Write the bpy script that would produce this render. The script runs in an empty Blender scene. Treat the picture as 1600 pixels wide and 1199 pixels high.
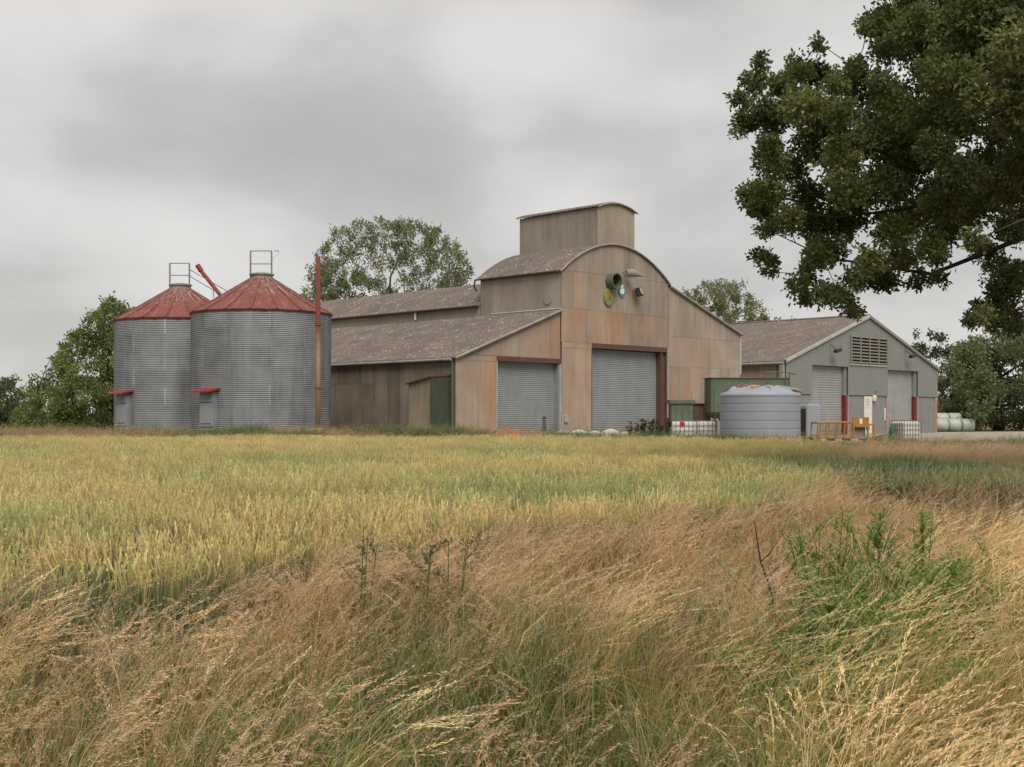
import bpy, math, random
import numpy as np
from mathutils import Vector

# ------------------------------------------------------------------ camera, world, sun, exposure
scene = bpy.context.scene
COL = scene.collection
F, HOR, CZ = 1925.0, 650.0, 1.6            # focal length in photo pixels, horizon row, eye height
cam_d = bpy.data.cameras.new('camera'); cam = bpy.data.objects.new('camera', cam_d); COL.objects.link(cam)
cam.location = (0, 0, CZ); cam.rotation_euler = (math.radians(90), 0, 0)
cam_d.sensor_width = 36.0; cam_d.lens = 36.0 * F / 1600.0
cam_d.shift_y = (HOR - 599.5) / 1600.0
cam_d.clip_start = 0.05; cam_d.clip_end = 6000
scene.camera = cam

SUN_EL, SUN_AZ = math.radians(52), math.radians(168)      # azimuth clockwise from +Y
world = bpy.data.worlds.new('World'); scene.world = world; world.use_nodes = True
nt = world.node_tree; nt.nodes.clear()
def N(t, **kw):
    n = nt.nodes.new(t)
    for k, v in kw.items(): setattr(n, k, v)
    return n
def L(a, b): nt.links.new(a, b)
sky = N('ShaderNodeTexSky', sky_type='NISHITA', sun_disc=False, sun_elevation=SUN_EL, sun_rotation=SUN_AZ)
tc = N('ShaderNodeTexCoord'); sep = N('ShaderNodeSeparateXYZ'); L(tc.outputs['Generated'], sep.inputs[0])
def M(op, a, b=None, c=None):
    n = N('ShaderNodeMath', operation=op)
    for i, q in enumerate((a, b, c)):
        if q is None: continue
        if isinstance(q, (int, float)): n.inputs[i].default_value = q
        else: L(q, n.inputs[i])
    return n.outputs[0]
mp = N('ShaderNodeMapping'); L(tc.outputs['Generated'], mp.inputs[0]); mp.inputs['Location'].default_value = (23.286, 3.765, 17.345)
mp.inputs['Scale'].default_value = (1.0, 1.0, 1.9)
n1 = N('ShaderNodeTexNoise'); L(mp.outputs[0], n1.inputs['Vector'])
n1.inputs['Scale'].default_value = 2.6; n1.inputs['Detail'].default_value = 8; n1.inputs['Roughness'].default_value = 0.47; n1.inputs['Distortion'].default_value = 0.35
n2 = N('ShaderNodeTexNoise'); L(mp.outputs[0], n2.inputs['Vector'])
n2.inputs['Scale'].default_value = 5.2; n2.inputs['Detail'].default_value = 6; n2.inputs['Roughness'].default_value = 0.5
cl = M('ADD', M('MULTIPLY', n1.outputs[0], 0.64), M('MULTIPLY', n2.outputs[0], 0.36))
ramp = N('ShaderNodeValToRGB'); L(cl, ramp.inputs[0])
els = ramp.color_ramp.elements
els[0].position = 0.34; els[0].color = (2.15, 2.09, 2.02, 1)
els[1].position = 0.61; els[1].color = (3.42, 3.32, 3.21, 1)
for p_, c_ in ((0.44, (2.52, 2.45, 2.37, 1)), (0.495, (2.86, 2.78, 2.69, 1)), (0.55, (3.18, 3.09, 2.99, 1))):
    e = els.new(p_); e.color = c_
mixs = N('ShaderNodeMix', data_type='RGBA'); mixs.inputs[0].default_value = 0.97
L(sky.outputs[0], mixs.inputs[6]); L(ramp.outputs[0], mixs.inputs[7])
bg = N('ShaderNodeBackground'); bg.inputs[1].default_value = 0.1; L(mixs.outputs[2], bg.inputs[0])
wo = N('ShaderNodeOutputWorld'); L(bg.outputs[0], wo.inputs[0])

sun_d = bpy.data.lights.new('sun', 'SUN'); sun = bpy.data.objects.new('sun', sun_d); COL.objects.link(sun)
sun_d.energy = 1.5; sun_d.angle = math.radians(40); sun_d.color = (1.0, 0.93, 0.85)
sdir = Vector((math.sin(SUN_AZ) * math.cos(SUN_EL), math.cos(SUN_AZ) * math.cos(SUN_EL), math.sin(SUN_EL)))
sun.rotation_euler = sdir.to_track_quat('Z', 'Y').to_euler(); sun.location = (0, -20, 40)

vs = scene.view_settings
vs.view_transform = 'Standard'; vs.look = 'None'; vs.gamma = 1.0; vs.use_curve_mapping = False; vs.exposure = 1.15
cy = scene.cycles
cy.use_denoising = True
cy.max_bounces = 6; cy.diffuse_bounces = 4; cy.glossy_bounces = 2; cy.transmission_bounces = 4; cy.transparent_max_bounces = 6
cy.caustics_reflective = False; cy.caustics_refractive = False

random.seed(11); rng = np.random.default_rng(11)
GZ = 0.25                                              # yard level

# ------------------------------------------------------------------ helpers
def ground_z(x, y):
    t = np.clip((np.asarray(y, float) - 46.5) / 8, 0, 1); t = t * t * (3 - 2 * t)
    return t * GZ
def at(px, py, Y): return ((px - 800) / F * Y, Y, CZ - (py - HOR) / F * Y)

def tag(o, label=None, cat=None, group=None, kind=None):
    if label: o['label'] = label
    if cat: o['category'] = cat
    if group: o['group'] = group
    if kind: o['kind'] = kind
    return o
def link(o, parent=None):
    COL.objects.link(o)
    if parent is not None: o.parent = parent
    return o
def empty(name, loc, rz=0.0):
    o = bpy.data.objects.new(name, None); o.empty_display_size = 0.3
    o.location = loc; o.rotation_euler = (0, 0, rz)
    return link(o)

class MB:
    def __init__(s): s.v = []; s.f = []
    def add(s, vs_, fs_):
        b = len(s.v); s.v += [tuple(p) for p in vs_]; s.f += [tuple(i + b for i in q) for q in fs_]; return s
    def box(s, x0, x1, y0, y1, z0, z1):
        return s.add([(x0,y0,z0),(x1,y0,z0),(x1,y1,z0),(x0,y1,z0),(x0,y0,z1),(x1,y0,z1),(x1,y1,z1),(x0,y1,z1)],
                     [(0,3,2,1),(4,5,6,7),(0,1,5,4),(1,2,6,5),(2,3,7,6),(3,0,4,7)])
    def bbox(s, x0, x1, y0, y1, z0, z1, b=0.02):       # box with chamfered vertical + top edges
        pts = [(x0+b,y0),(x1-b,y0),(x1,y0+b),(x1,y1-b),(x1-b,y1),(x0+b,y1),(x0,y1-b),(x0,y0+b)]
        cx, cy_ = (x0+x1)/2, (y0+y1)/2
        ins = [(px + (b if px < cx else -b), py + (b if py < cy_ else -b)) for px, py in pts]
        n = 8
        vs_ = [(p[0],p[1],z0) for p in pts] + [(p[0],p[1],z1-b) for p in pts] + [(p[0],p[1],z1) for p in ins]
        fs_ = [tuple(range(n-1,-1,-1)), tuple(range(2*n,3*n))]
        for r in range(2):
            for i in range(n): j=(i+1)%n; fs_.append((r*n+i, r*n+j, (r+1)*n+j, (r+1)*n+i))
        return s.add(vs_, fs_)
    def prism(s, poly, y0, y1, ax='y'):                # poly of (s,z), extruded along y (or x)
        n = len(poly)
        if ax == 'y': vs_ = [(a, y0, b) for a, b in poly] + [(a, y1, b) for a, b in poly]
        else: vs_ = [(y0, a, b) for a, b in poly] + [(y1, a, b) for a, b in poly]
        fs_ = [tuple(range(n)), tuple(range(2*n-1, n-1, -1))]
        for i in range(n): j=(i+1)%n; fs_.append((i, i+n, j+n, j))
        return s.add(vs_, fs_)
    def tube(s, pts, r, n=8, caps=True):
        pts = [Vector(p) for p in pts]; m = len(pts)
        rs = r if isinstance(r, (list, tuple)) else [r]*m
        b = len(s.v); prev = None
        for i, p in enumerate(pts):
            d = (pts[min(i+1,m-1)] - pts[max(i-1,0)])
            if d.length < 1e-9: d = Vector((0,0,1))
            d.normalize()
            if prev is None:
                a = d.cross(Vector((0,0,1)))
                if a.length < 1e-3: a = d.cross(Vector((1,0,0)))
            else: a = prev - d * prev.dot(d)
            a.normalize(); prev = a; c = d.cross(a)
            for k in range(n):
                t = 2*math.pi*k/n; s.v.append(tuple(p + (a*math.cos(t) + c*math.sin(t))*rs[i]))
        for i in range(m-1):
            for k in range(n):
                q=(k+1)%n; s.f.append((b+i*n+k, b+i*n+q, b+(i+1)*n+q, b+(i+1)*n+k))
        if caps:
            s.f.append(tuple(b+k for k in range(n-1,-1,-1))); s.f.append(tuple(b+(m-1)*n+k for k in range(n)))
        return s
    def lathe(s, prof, n=32, c=(0,0,0), cap=True):     # prof (r,z)
        b = len(s.v); m = len(prof)
        for r, z in prof:
            for k in range(n):
                t = 2*math.pi*k/n; s.v.append((c[0]+r*math.cos(t), c[1]+r*math.sin(t), c[2]+z))
        for i in range(m-1):
            for k in range(n):
                q=(k+1)%n; s.f.append((b+i*n+k, b+i*n+q, b+(i+1)*n+q, b+(i+1)*n+k))
        if cap:
            s.f.append(tuple(b+k for k in range(n-1,-1,-1))); s.f.append(tuple(b+(m-1)*n+k for k in range(n)))
        return s
    def grid(s, rows):
        b = len(s.v); m = len(rows); n = len(rows[0])
        for r in rows: s.v += [tuple(p) for p in r]
        for i in range(m-1):
            for k in range(n-1): s.f.append((b+i*n+k, b+i*n+k+1, b+(i+1)*n+k+1, b+(i+1)*n+k))
        return s
    def mesh(s, name, mat, smooth=False):
        me = bpy.data.meshes.new(name); me.from_pydata(s.v, [], s.f); me.validate()
        me.materials.append(mat)
        if smooth: me.shade_smooth()
        me.update(); return me
    def build(s, name, mat, parent=None, smooth=False, color=None):
        o = bpy.data.objects.new(name, s.mesh(name, mat, smooth))
        if color is not None: o.color = color
        return link(o, parent)

def np_mesh(name, verts, faces4, mat, cols=None):
    """verts (N,3), faces (M,4) or (M,3) -> mesh with optional point colours 'col'"""
    verts = np.ascontiguousarray(verts, np.float32); faces = np.ascontiguousarray(faces4, np.int32)
    k = faces.shape[1]
    me = bpy.data.meshes.new(name)
    me.vertices.add(len(verts)); me.vertices.foreach_set('co', verts.ravel())
    me.loops.add(faces.size); me.loops.foreach_set('vertex_index', faces.ravel())
    me.polygons.add(len(faces)); me.polygons.foreach_set('loop_start', np.arange(0, faces.size, k, dtype=np.int32))
    if cols is not None:
        a = me.attributes.new('col', 'FLOAT_COLOR', 'POINT')
        c4 = np.ones((len(verts), 4), np.float32); c4[:, :3] = cols
        a.data.foreach_set('color', c4.ravel())
    me.update(calc_edges=True); me.validate(); me.materials.append(mat)
    return me

# ------------------------------------------------------------------ materials
class NT:
    def __init__(s, name):
        s.m = bpy.data.materials.new(name); s.m.use_nodes = True; s.t = s.m.node_tree; s.t.nodes.clear()
        s.out = s.n('ShaderNodeOutputMaterial'); s.tc = s.n('ShaderNodeTexCoord')
    def n(s, t, **kw):
        x = s.t.nodes.new(t)
        for k, v in kw.items(): setattr(x, k, v)
        return x
    def l(s, a, b): s.t.links.new(a, b)
    def put(s, sock, v):
        if hasattr(v, 'links') or isinstance(v, bpy.types.NodeSocket): s.l(v, sock)
        else: sock.default_value = v
    def math(s, op, a, b=0.0, c=0.0, clamp=False):
        x = s.n('ShaderNodeMath', operation=op, use_clamp=clamp)
        s.put(x.inputs[0], a); s.put(x.inputs[1], b); s.put(x.inputs[2], c); return x.outputs[0]
    def mix(s, f, a, b, mode='MIX'):
        x = s.n('ShaderNodeMix', data_type='RGBA', blend_type=mode)
        s.put(x.inputs[0], f); s.put(x.inputs[6], c4(a)); s.put(x.inputs[7], c4(b)); return x.outputs[2]
    def noise(s, scale, detail=4, rough=0.55, vec=None, dist=0.0, stretch=None, out=0):
        v = vec if vec is not None else s.tc.outputs['Object']
        if stretch:
            m = s.n('ShaderNodeMapping'); s.l(v, m.inputs[0]); m.inputs['Scale'].default_value = stretch; v = m.outputs[0]
        x = s.n('ShaderNodeTexNoise'); s.l(v, x.inputs['Vector'])
        x.inputs['Scale'].default_value = scale; x.inputs['Detail'].default_value = detail
        x.inputs['Roughness'].default_value = rough; x.inputs['Distortion'].default_value = dist
        return x.outputs[out]
    def ramp(s, v, lo, hi):
        x = s.n('ShaderNodeMapRange', clamp=True); s.put(x.inputs[0], v)
        x.inputs[1].default_value = lo; x.inputs[2].default_value = hi; return x.outputs[0]
    def rnd(s): return s.n('ShaderNodeObjectInfo').outputs['Random']
    def geo(s): return s.n('ShaderNodeNewGeometry').outputs['Position']
    def bsdf(s, col, rough=0.8, metal=0.0, bump=None, bstr=0.3, bdist=0.02, spec=0.3):
        p = s.n('ShaderNodeBsdfPrincipled'); s.put(p.inputs['Base Color'], c4(col)); s.put(p.inputs['Roughness'], rough)
        s.put(p.inputs['Metallic'], metal); p.inputs['Specular IOR Level'].default_value = spec
        if bump is not None:
            b = s.n('ShaderNodeBump'); b.inputs['Strength'].default_value = bstr; b.inputs['Distance'].default_value = bdist
            s.l(bump, b.inputs['Height']); s.l(b.outputs[0], p.inputs['Normal'])
        s.l(p.outputs[0], s.out.inputs[0]); return s.m
def c4(c):
    if isinstance(c, tuple) and len(c) == 3: return (*c, 1.0)
    return c

def mat_simple(name, col, rough=0.6, metal=0.0, var=0.25, scale=3.0, dirt=(0.12,0.10,0.08), dirt_amt=0.35):
    m = NT(name); P = m.geo()
    a = m.noise(scale, 5, 0.6, vec=P); b = m.noise(scale*0.35, 4, 0.6, vec=P, stretch=(1,1,0.25))
    c = m.mix(m.ramp(a, 0.3, 0.75), tuple(x*(1-var) for x in col), tuple(min(1, x*(1+var*0.6)) for x in col))
    c = m.mix(m.math('MULTIPLY', m.ramp(b, 0.5, 0.78), dirt_amt), c, dirt)
    return m.bsdf(c, m.math('ADD', rough-0.1, m.math('MULTIPLY', a, 0.2)), metal, bump=m.noise(scale*6, 4, 0.6, vec=P), bstr=0.15)

# fibre-cement sheets: object colour = tint, object alpha = how much orange lichen / rust this sheet carries
def mat_sheet(name, base, dark, orange=(0.375, 0.195, 0.085)):
    m = NT(name); P = m.geo(); oi = m.n('ShaderNodeObjectInfo')
    big = m.noise(0.55, 4, 0.55, vec=P)
    streak = m.noise(1.7, 5, 0.55, vec=P, stretch=(1, 1, 0.14))
    fine = m.noise(9, 5, 0.65, vec=P, stretch=(1, 1, 0.35))
    c = m.mix(m.ramp(streak, 0.32, 0.72), dark, base)
    c = m.mix(m.math('MULTIPLY', m.ramp(big, 0.45, 0.7), 0.45), c, tuple(x*1.22 for x in base))
    c = m.mix(0.8, c, oi.outputs['Color'], 'MULTIPLY')
    st = m.ramp(m.math('ADD', m.math('MULTIPLY', m.noise(1.3, 5, 0.62, vec=P, stretch=(1.6,1.6,0.45)), 0.8), m.math('MULTIPLY', streak, 0.35)), 0.43, 0.76)
    c = m.mix(m.math('MULTIPLY', st, oi.outputs['Alpha'], clamp=True), c, orange)
    c = m.mix(m.math('MULTIPLY', m.ramp(fine, 0.58, 0.8), 0.35), c, tuple(x*0.55 for x in dark))
    # soot drips
    drip = m.ramp(m.noise(4.2, 3, 0.5, vec=P, stretch=(1,1,0.06)), 0.60, 0.74)
    c = m.mix(m.math('MULTIPLY', drip, 0.28), c, (0.075,0.062,0.05))
    return m.bsdf(c, 0.9, 0, bump=fine, bstr=0.2, bdist=0.01, spec=0.2)

def mat_roof(name, base, warm, speck=(0.44,0.42,0.37), amt=1.0):
    m = NT(name); P = m.geo()
    a = m.noise(0.5, 5, 0.6, vec=P); b = m.noise(3.2, 6, 0.7, vec=P); c_ = m.noise(11, 4, 0.7, vec=P)
    c = m.mix(m.ramp(a, 0.35, 0.68), base, warm)
    c = m.mix(m.math('MULTIPLY', m.ramp(b, 0.5, 0.72), 0.5), c, tuple(x*0.5 for x in base))
    sp = m.math('MULTIPLY', m.ramp(m.noise(7, 3, 0.6, vec=P, stretch=(1,1,1.6)), 0.56, 0.64), m.ramp(m.noise(1.0, 5, 0.75, vec=P), 0.42, 0.60))
    c = m.mix(m.math('MULTIPLY', sp, 0.9*amt), c, speck)
    og = m.math('MULTIPLY', m.ramp(m.noise(5, 4, 0.6, vec=P), 0.62, 0.72), 0.4)
    c = m.mix(og, c, (0.30,0.20,0.09))
    return m.bsdf(c, 0.95, 0, bump=b, bstr=0.35, bdist=0.02, spec=0.15)

def mat_galv(name):
    m = NT(name); P = m.geo(); oi = m.n('ShaderNodeObjectInfo')
    a = m.noise(1.1, 4, 0.6, vec=P); s_ = m.noise(1.6, 5, 0.6, vec=P, stretch=(1,1,0.12)); fl = m.noise(16, 3, 0.6, vec=P)
    c = m.mix(m.ramp(a, 0.3, 0.7), (0.19,0.205,0.22), (0.29,0.305,0.32))
    c = m.mix(0.9, c, oi.outputs['Color'], 'MULTIPLY')
    c = m.mix(m.math('MULTIPLY', m.ramp(s_, 0.52, 0.76), 0.5), c, (0.10,0.095,0.09))
    c = m.mix(m.math('MULTIPLY', m.ramp(fl, 0.6, 0.8), 0.25), c, (0.36,0.37,0.38))
    ru = m.math('MULTIPLY', m.ramp(m.noise(2.4, 4, 0.6, vec=P, stretch=(1,1,0.07)), 0.62, 0.74), 0.45)
    c = m.mix(ru, c, (0.17,0.11,0.075))
    return m.bsdf(c, m.math('ADD', 0.5, m.math('MULTIPLY', a, 0.25)), 0.12, spec=0.35)

def mat_redroof(name):
    m = NT(name); P = m.geo(); o = m.tc.outputs['Object']
    a = m.noise(1.2, 5, 0.6, vec=P); w = m.noise(5, 5, 0.65, vec=P)
    c = m.mix(m.ramp(a, 0.35, 0.7), (0.15,0.042,0.032), (0.205,0.062,0.046))
    sx = m.n('ShaderNodeSeparateXYZ'); m.l(o, sx.inputs[0])
    up = m.ramp(sx.outputs[2], 7.0, 8.6)                     # paint worn through towards the peak
    wear = m.ramp(m.math('ADD', w, m.math('MULTIPLY', up, 0.22)), 0.55, 0.82)
    c = m.mix(m.math('MULTIPLY', wear, 0.7), c, (0.30,0.27,0.25))
    va = m.n('ShaderNodeVectorMath', operation='ADD'); m.l(o, va.inputs[0]); m.l(m.rnd(), va.inputs[1])
    sk = m.ramp(m.noise(2.2, 4, 0.6, vec=va.outputs[0], stretch=(0.22, 3.2, 0.22)), 0.58, 0.70)
    c = m.mix(m.math('MULTIPLY', sk, m.ramp(sx.outputs[2], 6.5, 7.4)), c, (0.47,0.42,0.39))
    dk = m.ramp(m.noise(1.2, 4, 0.6, vec=va.outputs[0], stretch=(0.5, 2.0, 0.5)), 0.5, 0.72)
    c = m.mix(m.math('MULTIPLY', dk, 0.45), c, (0.12,0.05,0.045))
    return m.bsdf(c, 0.55, 0.0, bump=w, bstr=0.1, spec=0.35)

def mat_rust_pole(name):
    m = NT(name); P = m.geo(); sx = m.n('ShaderNodeSeparateXYZ'); m.l(P, sx.inputs[0])
    n_ = m.noise(3, 5, 0.65, vec=P)
    h = m.math('ADD', sx.outputs[2], m.math('MULTIPLY', m.math('SUBTRACT', n_, 0.5), 2.2))
    c = m.mix(m.ramp(h, 4.2, 6.0), (0.36,0.27,0.19), (0.14,0.034,0.03))
    c = m.mix(m.math('MULTIPLY', m.ramp(n_, 0.5, 0.75), 0.5), c, (0.22,0.11,0.06))
    return m.bsdf(c, 0.75)

MT = {}
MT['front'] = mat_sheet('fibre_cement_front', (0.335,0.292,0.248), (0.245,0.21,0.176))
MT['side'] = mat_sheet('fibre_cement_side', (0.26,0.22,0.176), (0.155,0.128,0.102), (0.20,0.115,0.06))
MT['tower'] = mat_sheet('fibre_cement_tower', (0.31,0.272,0.226), (0.235,0.203,0.168), (0.26,0.15,0.08))
MT['render'] = mat_sheet('painted_render', (0.40,0.335,0.265), (0.26,0.205,0.16), (0.36,0.17,0.08))
MT['roof'] = mat_roof('old_roof_sheet', (0.128,0.108,0.098), (0.175,0.138,0.118))
MT['roof2'] = mat_roof('shed_roof_sheet', (0.135,0.112,0.098), (0.175,0.142,0.122), amt=0.7)
MT['galv'] = mat_galv('galvanised_steel')
MT['redroof'] = mat_redroof('faded_red_paint')
MT['pole'] = mat_rust_pole('rusty_red_pipe')
MT['red'] = mat_simple('red_paint', (0.26,0.045,0.04), 0.5, var=0.2, dirt=(0.2,0.1,0.06))
MT['darkred'] = mat_simple('dull_red_post', (0.17,0.04,0.038), 0.6, var=0.2)
def mat_shutter(name, col):
    m = NT(name); P = m.geo(); sx = m.n('ShaderNodeSeparateXYZ'); m.l(P, sx.inputs[0])
    a = m.noise(1.3, 5, 0.6, vec=P); st = m.noise(2.2, 5, 0.6, vec=P, stretch=(1,1,0.08)); sp = m.noise(3.5, 5, 0.7, vec=P)
    c = m.mix(m.ramp(a, 0.3, 0.7), tuple(x*.86 for x in col), tuple(x*1.06 for x in col))
    c = m.mix(m.math('MULTIPLY', m.ramp(st, 0.5, 0.75), 0.35), c, tuple(x*.55 for x in col))
    low = m.ramp(m.math('SUBTRACT', m.math('MULTIPLY', sp, 2.2), m.math('SUBTRACT', sx.outputs[2], 0.25)), 0.0, 1.2)
    c = m.mix(m.math('MULTIPLY', low, 0.6), c, (0.16,0.125,0.085))       # splashed mud
    return m.bsdf(c, 0.55, 0.08, spec=0.3)
MT['shutter'] = mat_shutter('shutter_grey', (0.27,0.29,0.295))
MT['shutter2'] = mat_shutter('shutter_pale', (0.31,0.31,0.31))
MT['steelbrown'] = mat_simple('brown_steel', (0.105,0.06,0.047), 0.7, dirt=(0.16,0.08,0.05))
MT['greyedge'] = mat_simple('grey_edging', (0.36,0.38,0.39), 0.6)
MT['gutter'] = mat_simple('weathered_gutter', (0.30,0.28,0.25), 0.8, dirt=(0.10,0.09,0.07), dirt_amt=0.6)
MT['core'] = mat_simple('wall_core', (0.14,0.12,0.10), 0.9)
MT['greensteel'] = mat_simple('faded_green_steel', (0.105,0.132,0.088), 0.6, scale=2.2, dirt=(0.10,0.07,0.04), dirt_amt=0.5)
MT['greendoor'] = mat_simple('dark_green_door', (0.05,0.068,0.045), 0.65, scale=2.5, dirt=(0.20,0.20,0.12), dirt_amt=0.75)
MT['greendark'] = mat_simple('olive_paint', (0.115,0.13,0.06), 0.6)
MT['bluegrey'] = mat_simple('tank_plastic', (0.27,0.295,0.335), 0.45, scale=1.2, var=0.06, dirt=(0.24,0.24,0.23), dirt_amt=0.25)
MT['clad'] = mat_simple('grey_green_cladding', (0.205,0.217,0.202), 0.5, var=0.06, scale=1.5, dirt=(0.16,0.165,0.14), dirt_amt=0.3)
MT['cladtrim'] = mat_simple('pale_trim', (0.40,0.41,0.38), 0.6, var=0.1)
MT['louvre'] = mat_simple('louvre_slat', (0.20,0.18,0.15), 0.7)
MT['conc'] = mat_simple('grey_concrete_panel', (0.22,0.22,0.215), 0.85, var=0.12, scale=2)
MT['white'] = mat_simple('white_paint', (0.66,0.66,0.64), 0.6, var=0.06, dirt=(0.4,0.38,0.33), dirt_amt=0.4)
MT['whiteplastic'] = mat_simple('white_plastic', (0.68,0.67,0.63), 0.4, var=0.08, dirt=(0.42,0.40,0.34), dirt_amt=0.4)
MT['bag'] = mat_simple('grubby_bag', (0.50,0.48,0.44), 0.8, scale=5, dirt=(0.22,0.19,0.15), dirt_amt=0.7)
MT['wrap'] = mat_simple('pale_bale_wrap', (0.36,0.40,0.34), 0.4, var=0.1)
MT['cage'] = mat_simple('cage_wire', (0.25,0.26,0.27), 0.4, 0.6)
MT['yellow'] = mat_simple('faded_yellow_paint', (0.34,0.175,0.04), 0.6, var=0.2, dirt=(0.16,0.08,0.04), dirt_amt=0.6)
MT['brightyellow'] = mat_simple('yellow_plastic', (0.55,0.36,0.03), 0.5)
MT['orange'] = mat_simple('orange_plastic', (0.58,0.17,0.05), 0.5)
MT['brightred'] = mat_simple('red_cap_plastic', (0.52,0.03,0.035), 0.4, dirt_amt=0.05)
MT['wood'] = mat_simple('grey_timber', (0.30,0.27,0.23), 0.9, scale=5, dirt=(0.12,0.10,0.08))
MT['brownboard'] = mat_simple('brown_board', (0.15,0.105,0.075), 0.85, scale=4)
MT['black'] = mat_simple('black_metal', (0.03,0.03,0.03), 0.5)
MT['dark'] = mat_simple('void_shade', (0.02,0.02,0.02), 0.9)  # near-black colour painting in the shade inside duct and louvre
MT['lampglass'] = mat_simple('lamp_glass', (0.45,0.45,0.42), 0.2, var=0.05)
MT['blue'] = mat_simple('sign_blue', (0.05,0.26,0.36), 0.5)
MT['postpink'] = mat_simple('primer_post', (0.42,0.29,0.24), 0.7)
MT['yardconc'] = mat_simple('yard_concrete', (0.34,0.30,0.245), 0.9, scale=0.7, var=0.2)
MT['bark'] = mat_simple('bark', (0.042,0.036,0.028), 0.95, scale=6, dirt=(0.05,0.06,0.035))
MT['soil'] = mat_simple('heaped_soil', (0.10,0.085,0.06), 0.95, scale=4, dirt=(0.07,0.09,0.04))

def mat_leaf(name, tr=0.3, gain=(1,1,1), inst=False, rough=0.6):
    m = NT(name); a = m.n('ShaderNodeAttribute', attribute_name='col')
    c = a.outputs['Color']
    if inst:
        t = m.n('ShaderNodeAttribute', attribute_name='tint', attribute_type='INSTANCER')
        c = m.mix(1.0, c, t.outputs['Color'], 'MULTIPLY')
    d = m.n('ShaderNodeBsdfPrincipled'); d.inputs['Roughness'].default_value = rough; d.inputs['Specular IOR Level'].default_value = 0.25
    m.l(c, d.inputs['Base Color'])
    tl = m.n('ShaderNodeBsdfTranslucent'); m.l(c, tl.inputs['Color'])
    mx = m.n('ShaderNodeMixShader'); mx.inputs[0].default_value = tr
    m.l(d.outputs[0], mx.inputs[1]); m.l(tl.outputs[0], mx.inputs[2]); m.l(mx.outputs[0], m.out.inputs[0])
    return m.m
MT['leaf'] = mat_leaf('foliage', 0.45)
MT['grass'] = mat_leaf('grass_blades', 0.42, inst=True, rough=0.7)

def mat_ground():
    m = NT('field_ground'); P = m.geo()
    a = m.noise(0.05, 5, 0.6, vec=P); b = m.noise(0.8, 6, 0.7, vec=P); c_ = m.noise(7, 4, 0.7, vec=P)
    c = m.mix(m.ramp(a, 0.40, 0.62), (0.20,0.145,0.075), (0.11,0.115,0.045))
    c = m.mix(m.ramp(b, 0.42, 0.66), c, (0.27,0.18,0.10))
    c = m.mix(m.math('MULTIPLY', m.ramp(c_, 0.5, 0.7), 0.6), c, (0.07,0.065,0.035))
    return m.bsdf(c, 0.95, bump=c_, bstr=0.6, bdist=0.05, spec=0.1)
MT['ground'] = mat_ground()

# ------------------------------------------------------------------ ground, yard
xs = np.unique(np.concatenate([np.linspace(-2500,-60,12), np.linspace(-60,60,25), np.linspace(60,2500,12)]))
ys = np.unique(np.concatenate([np.linspace(-400,-4,6), np.linspace(-4,60,65), np.linspace(60,3000,14)]))
XX, YY = np.meshgrid(xs, ys); V = np.stack([XX, YY, ground_z(XX, YY)], -1).reshape(-1,3)
ny, nx = XX.shape; I = np.arange(ny*nx).reshape(ny,nx)
Fq = np.stack([I[:-1,:-1],I[:-1,1:],I[1:,1:],I[1:,:-1]],-1).reshape(-1,4)
g = link(bpy.data.objects.new('ground', np_mesh('ground', V, Fq, MT['ground']))); g['kind'] = 'structure'
b = MB(); z = GZ + 0.006
b.add([(4,62,z),(13,57,z),(16,63,z),(24,66,z),(40,66,z),(60,72,z),(60,112,z),(36,103,z),(20,84,z),(14,86,z),(3,66,z)], [tuple(range(11))])
tag(b.build('yard_paving', MT['yardconc']), kind='structure')

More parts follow.
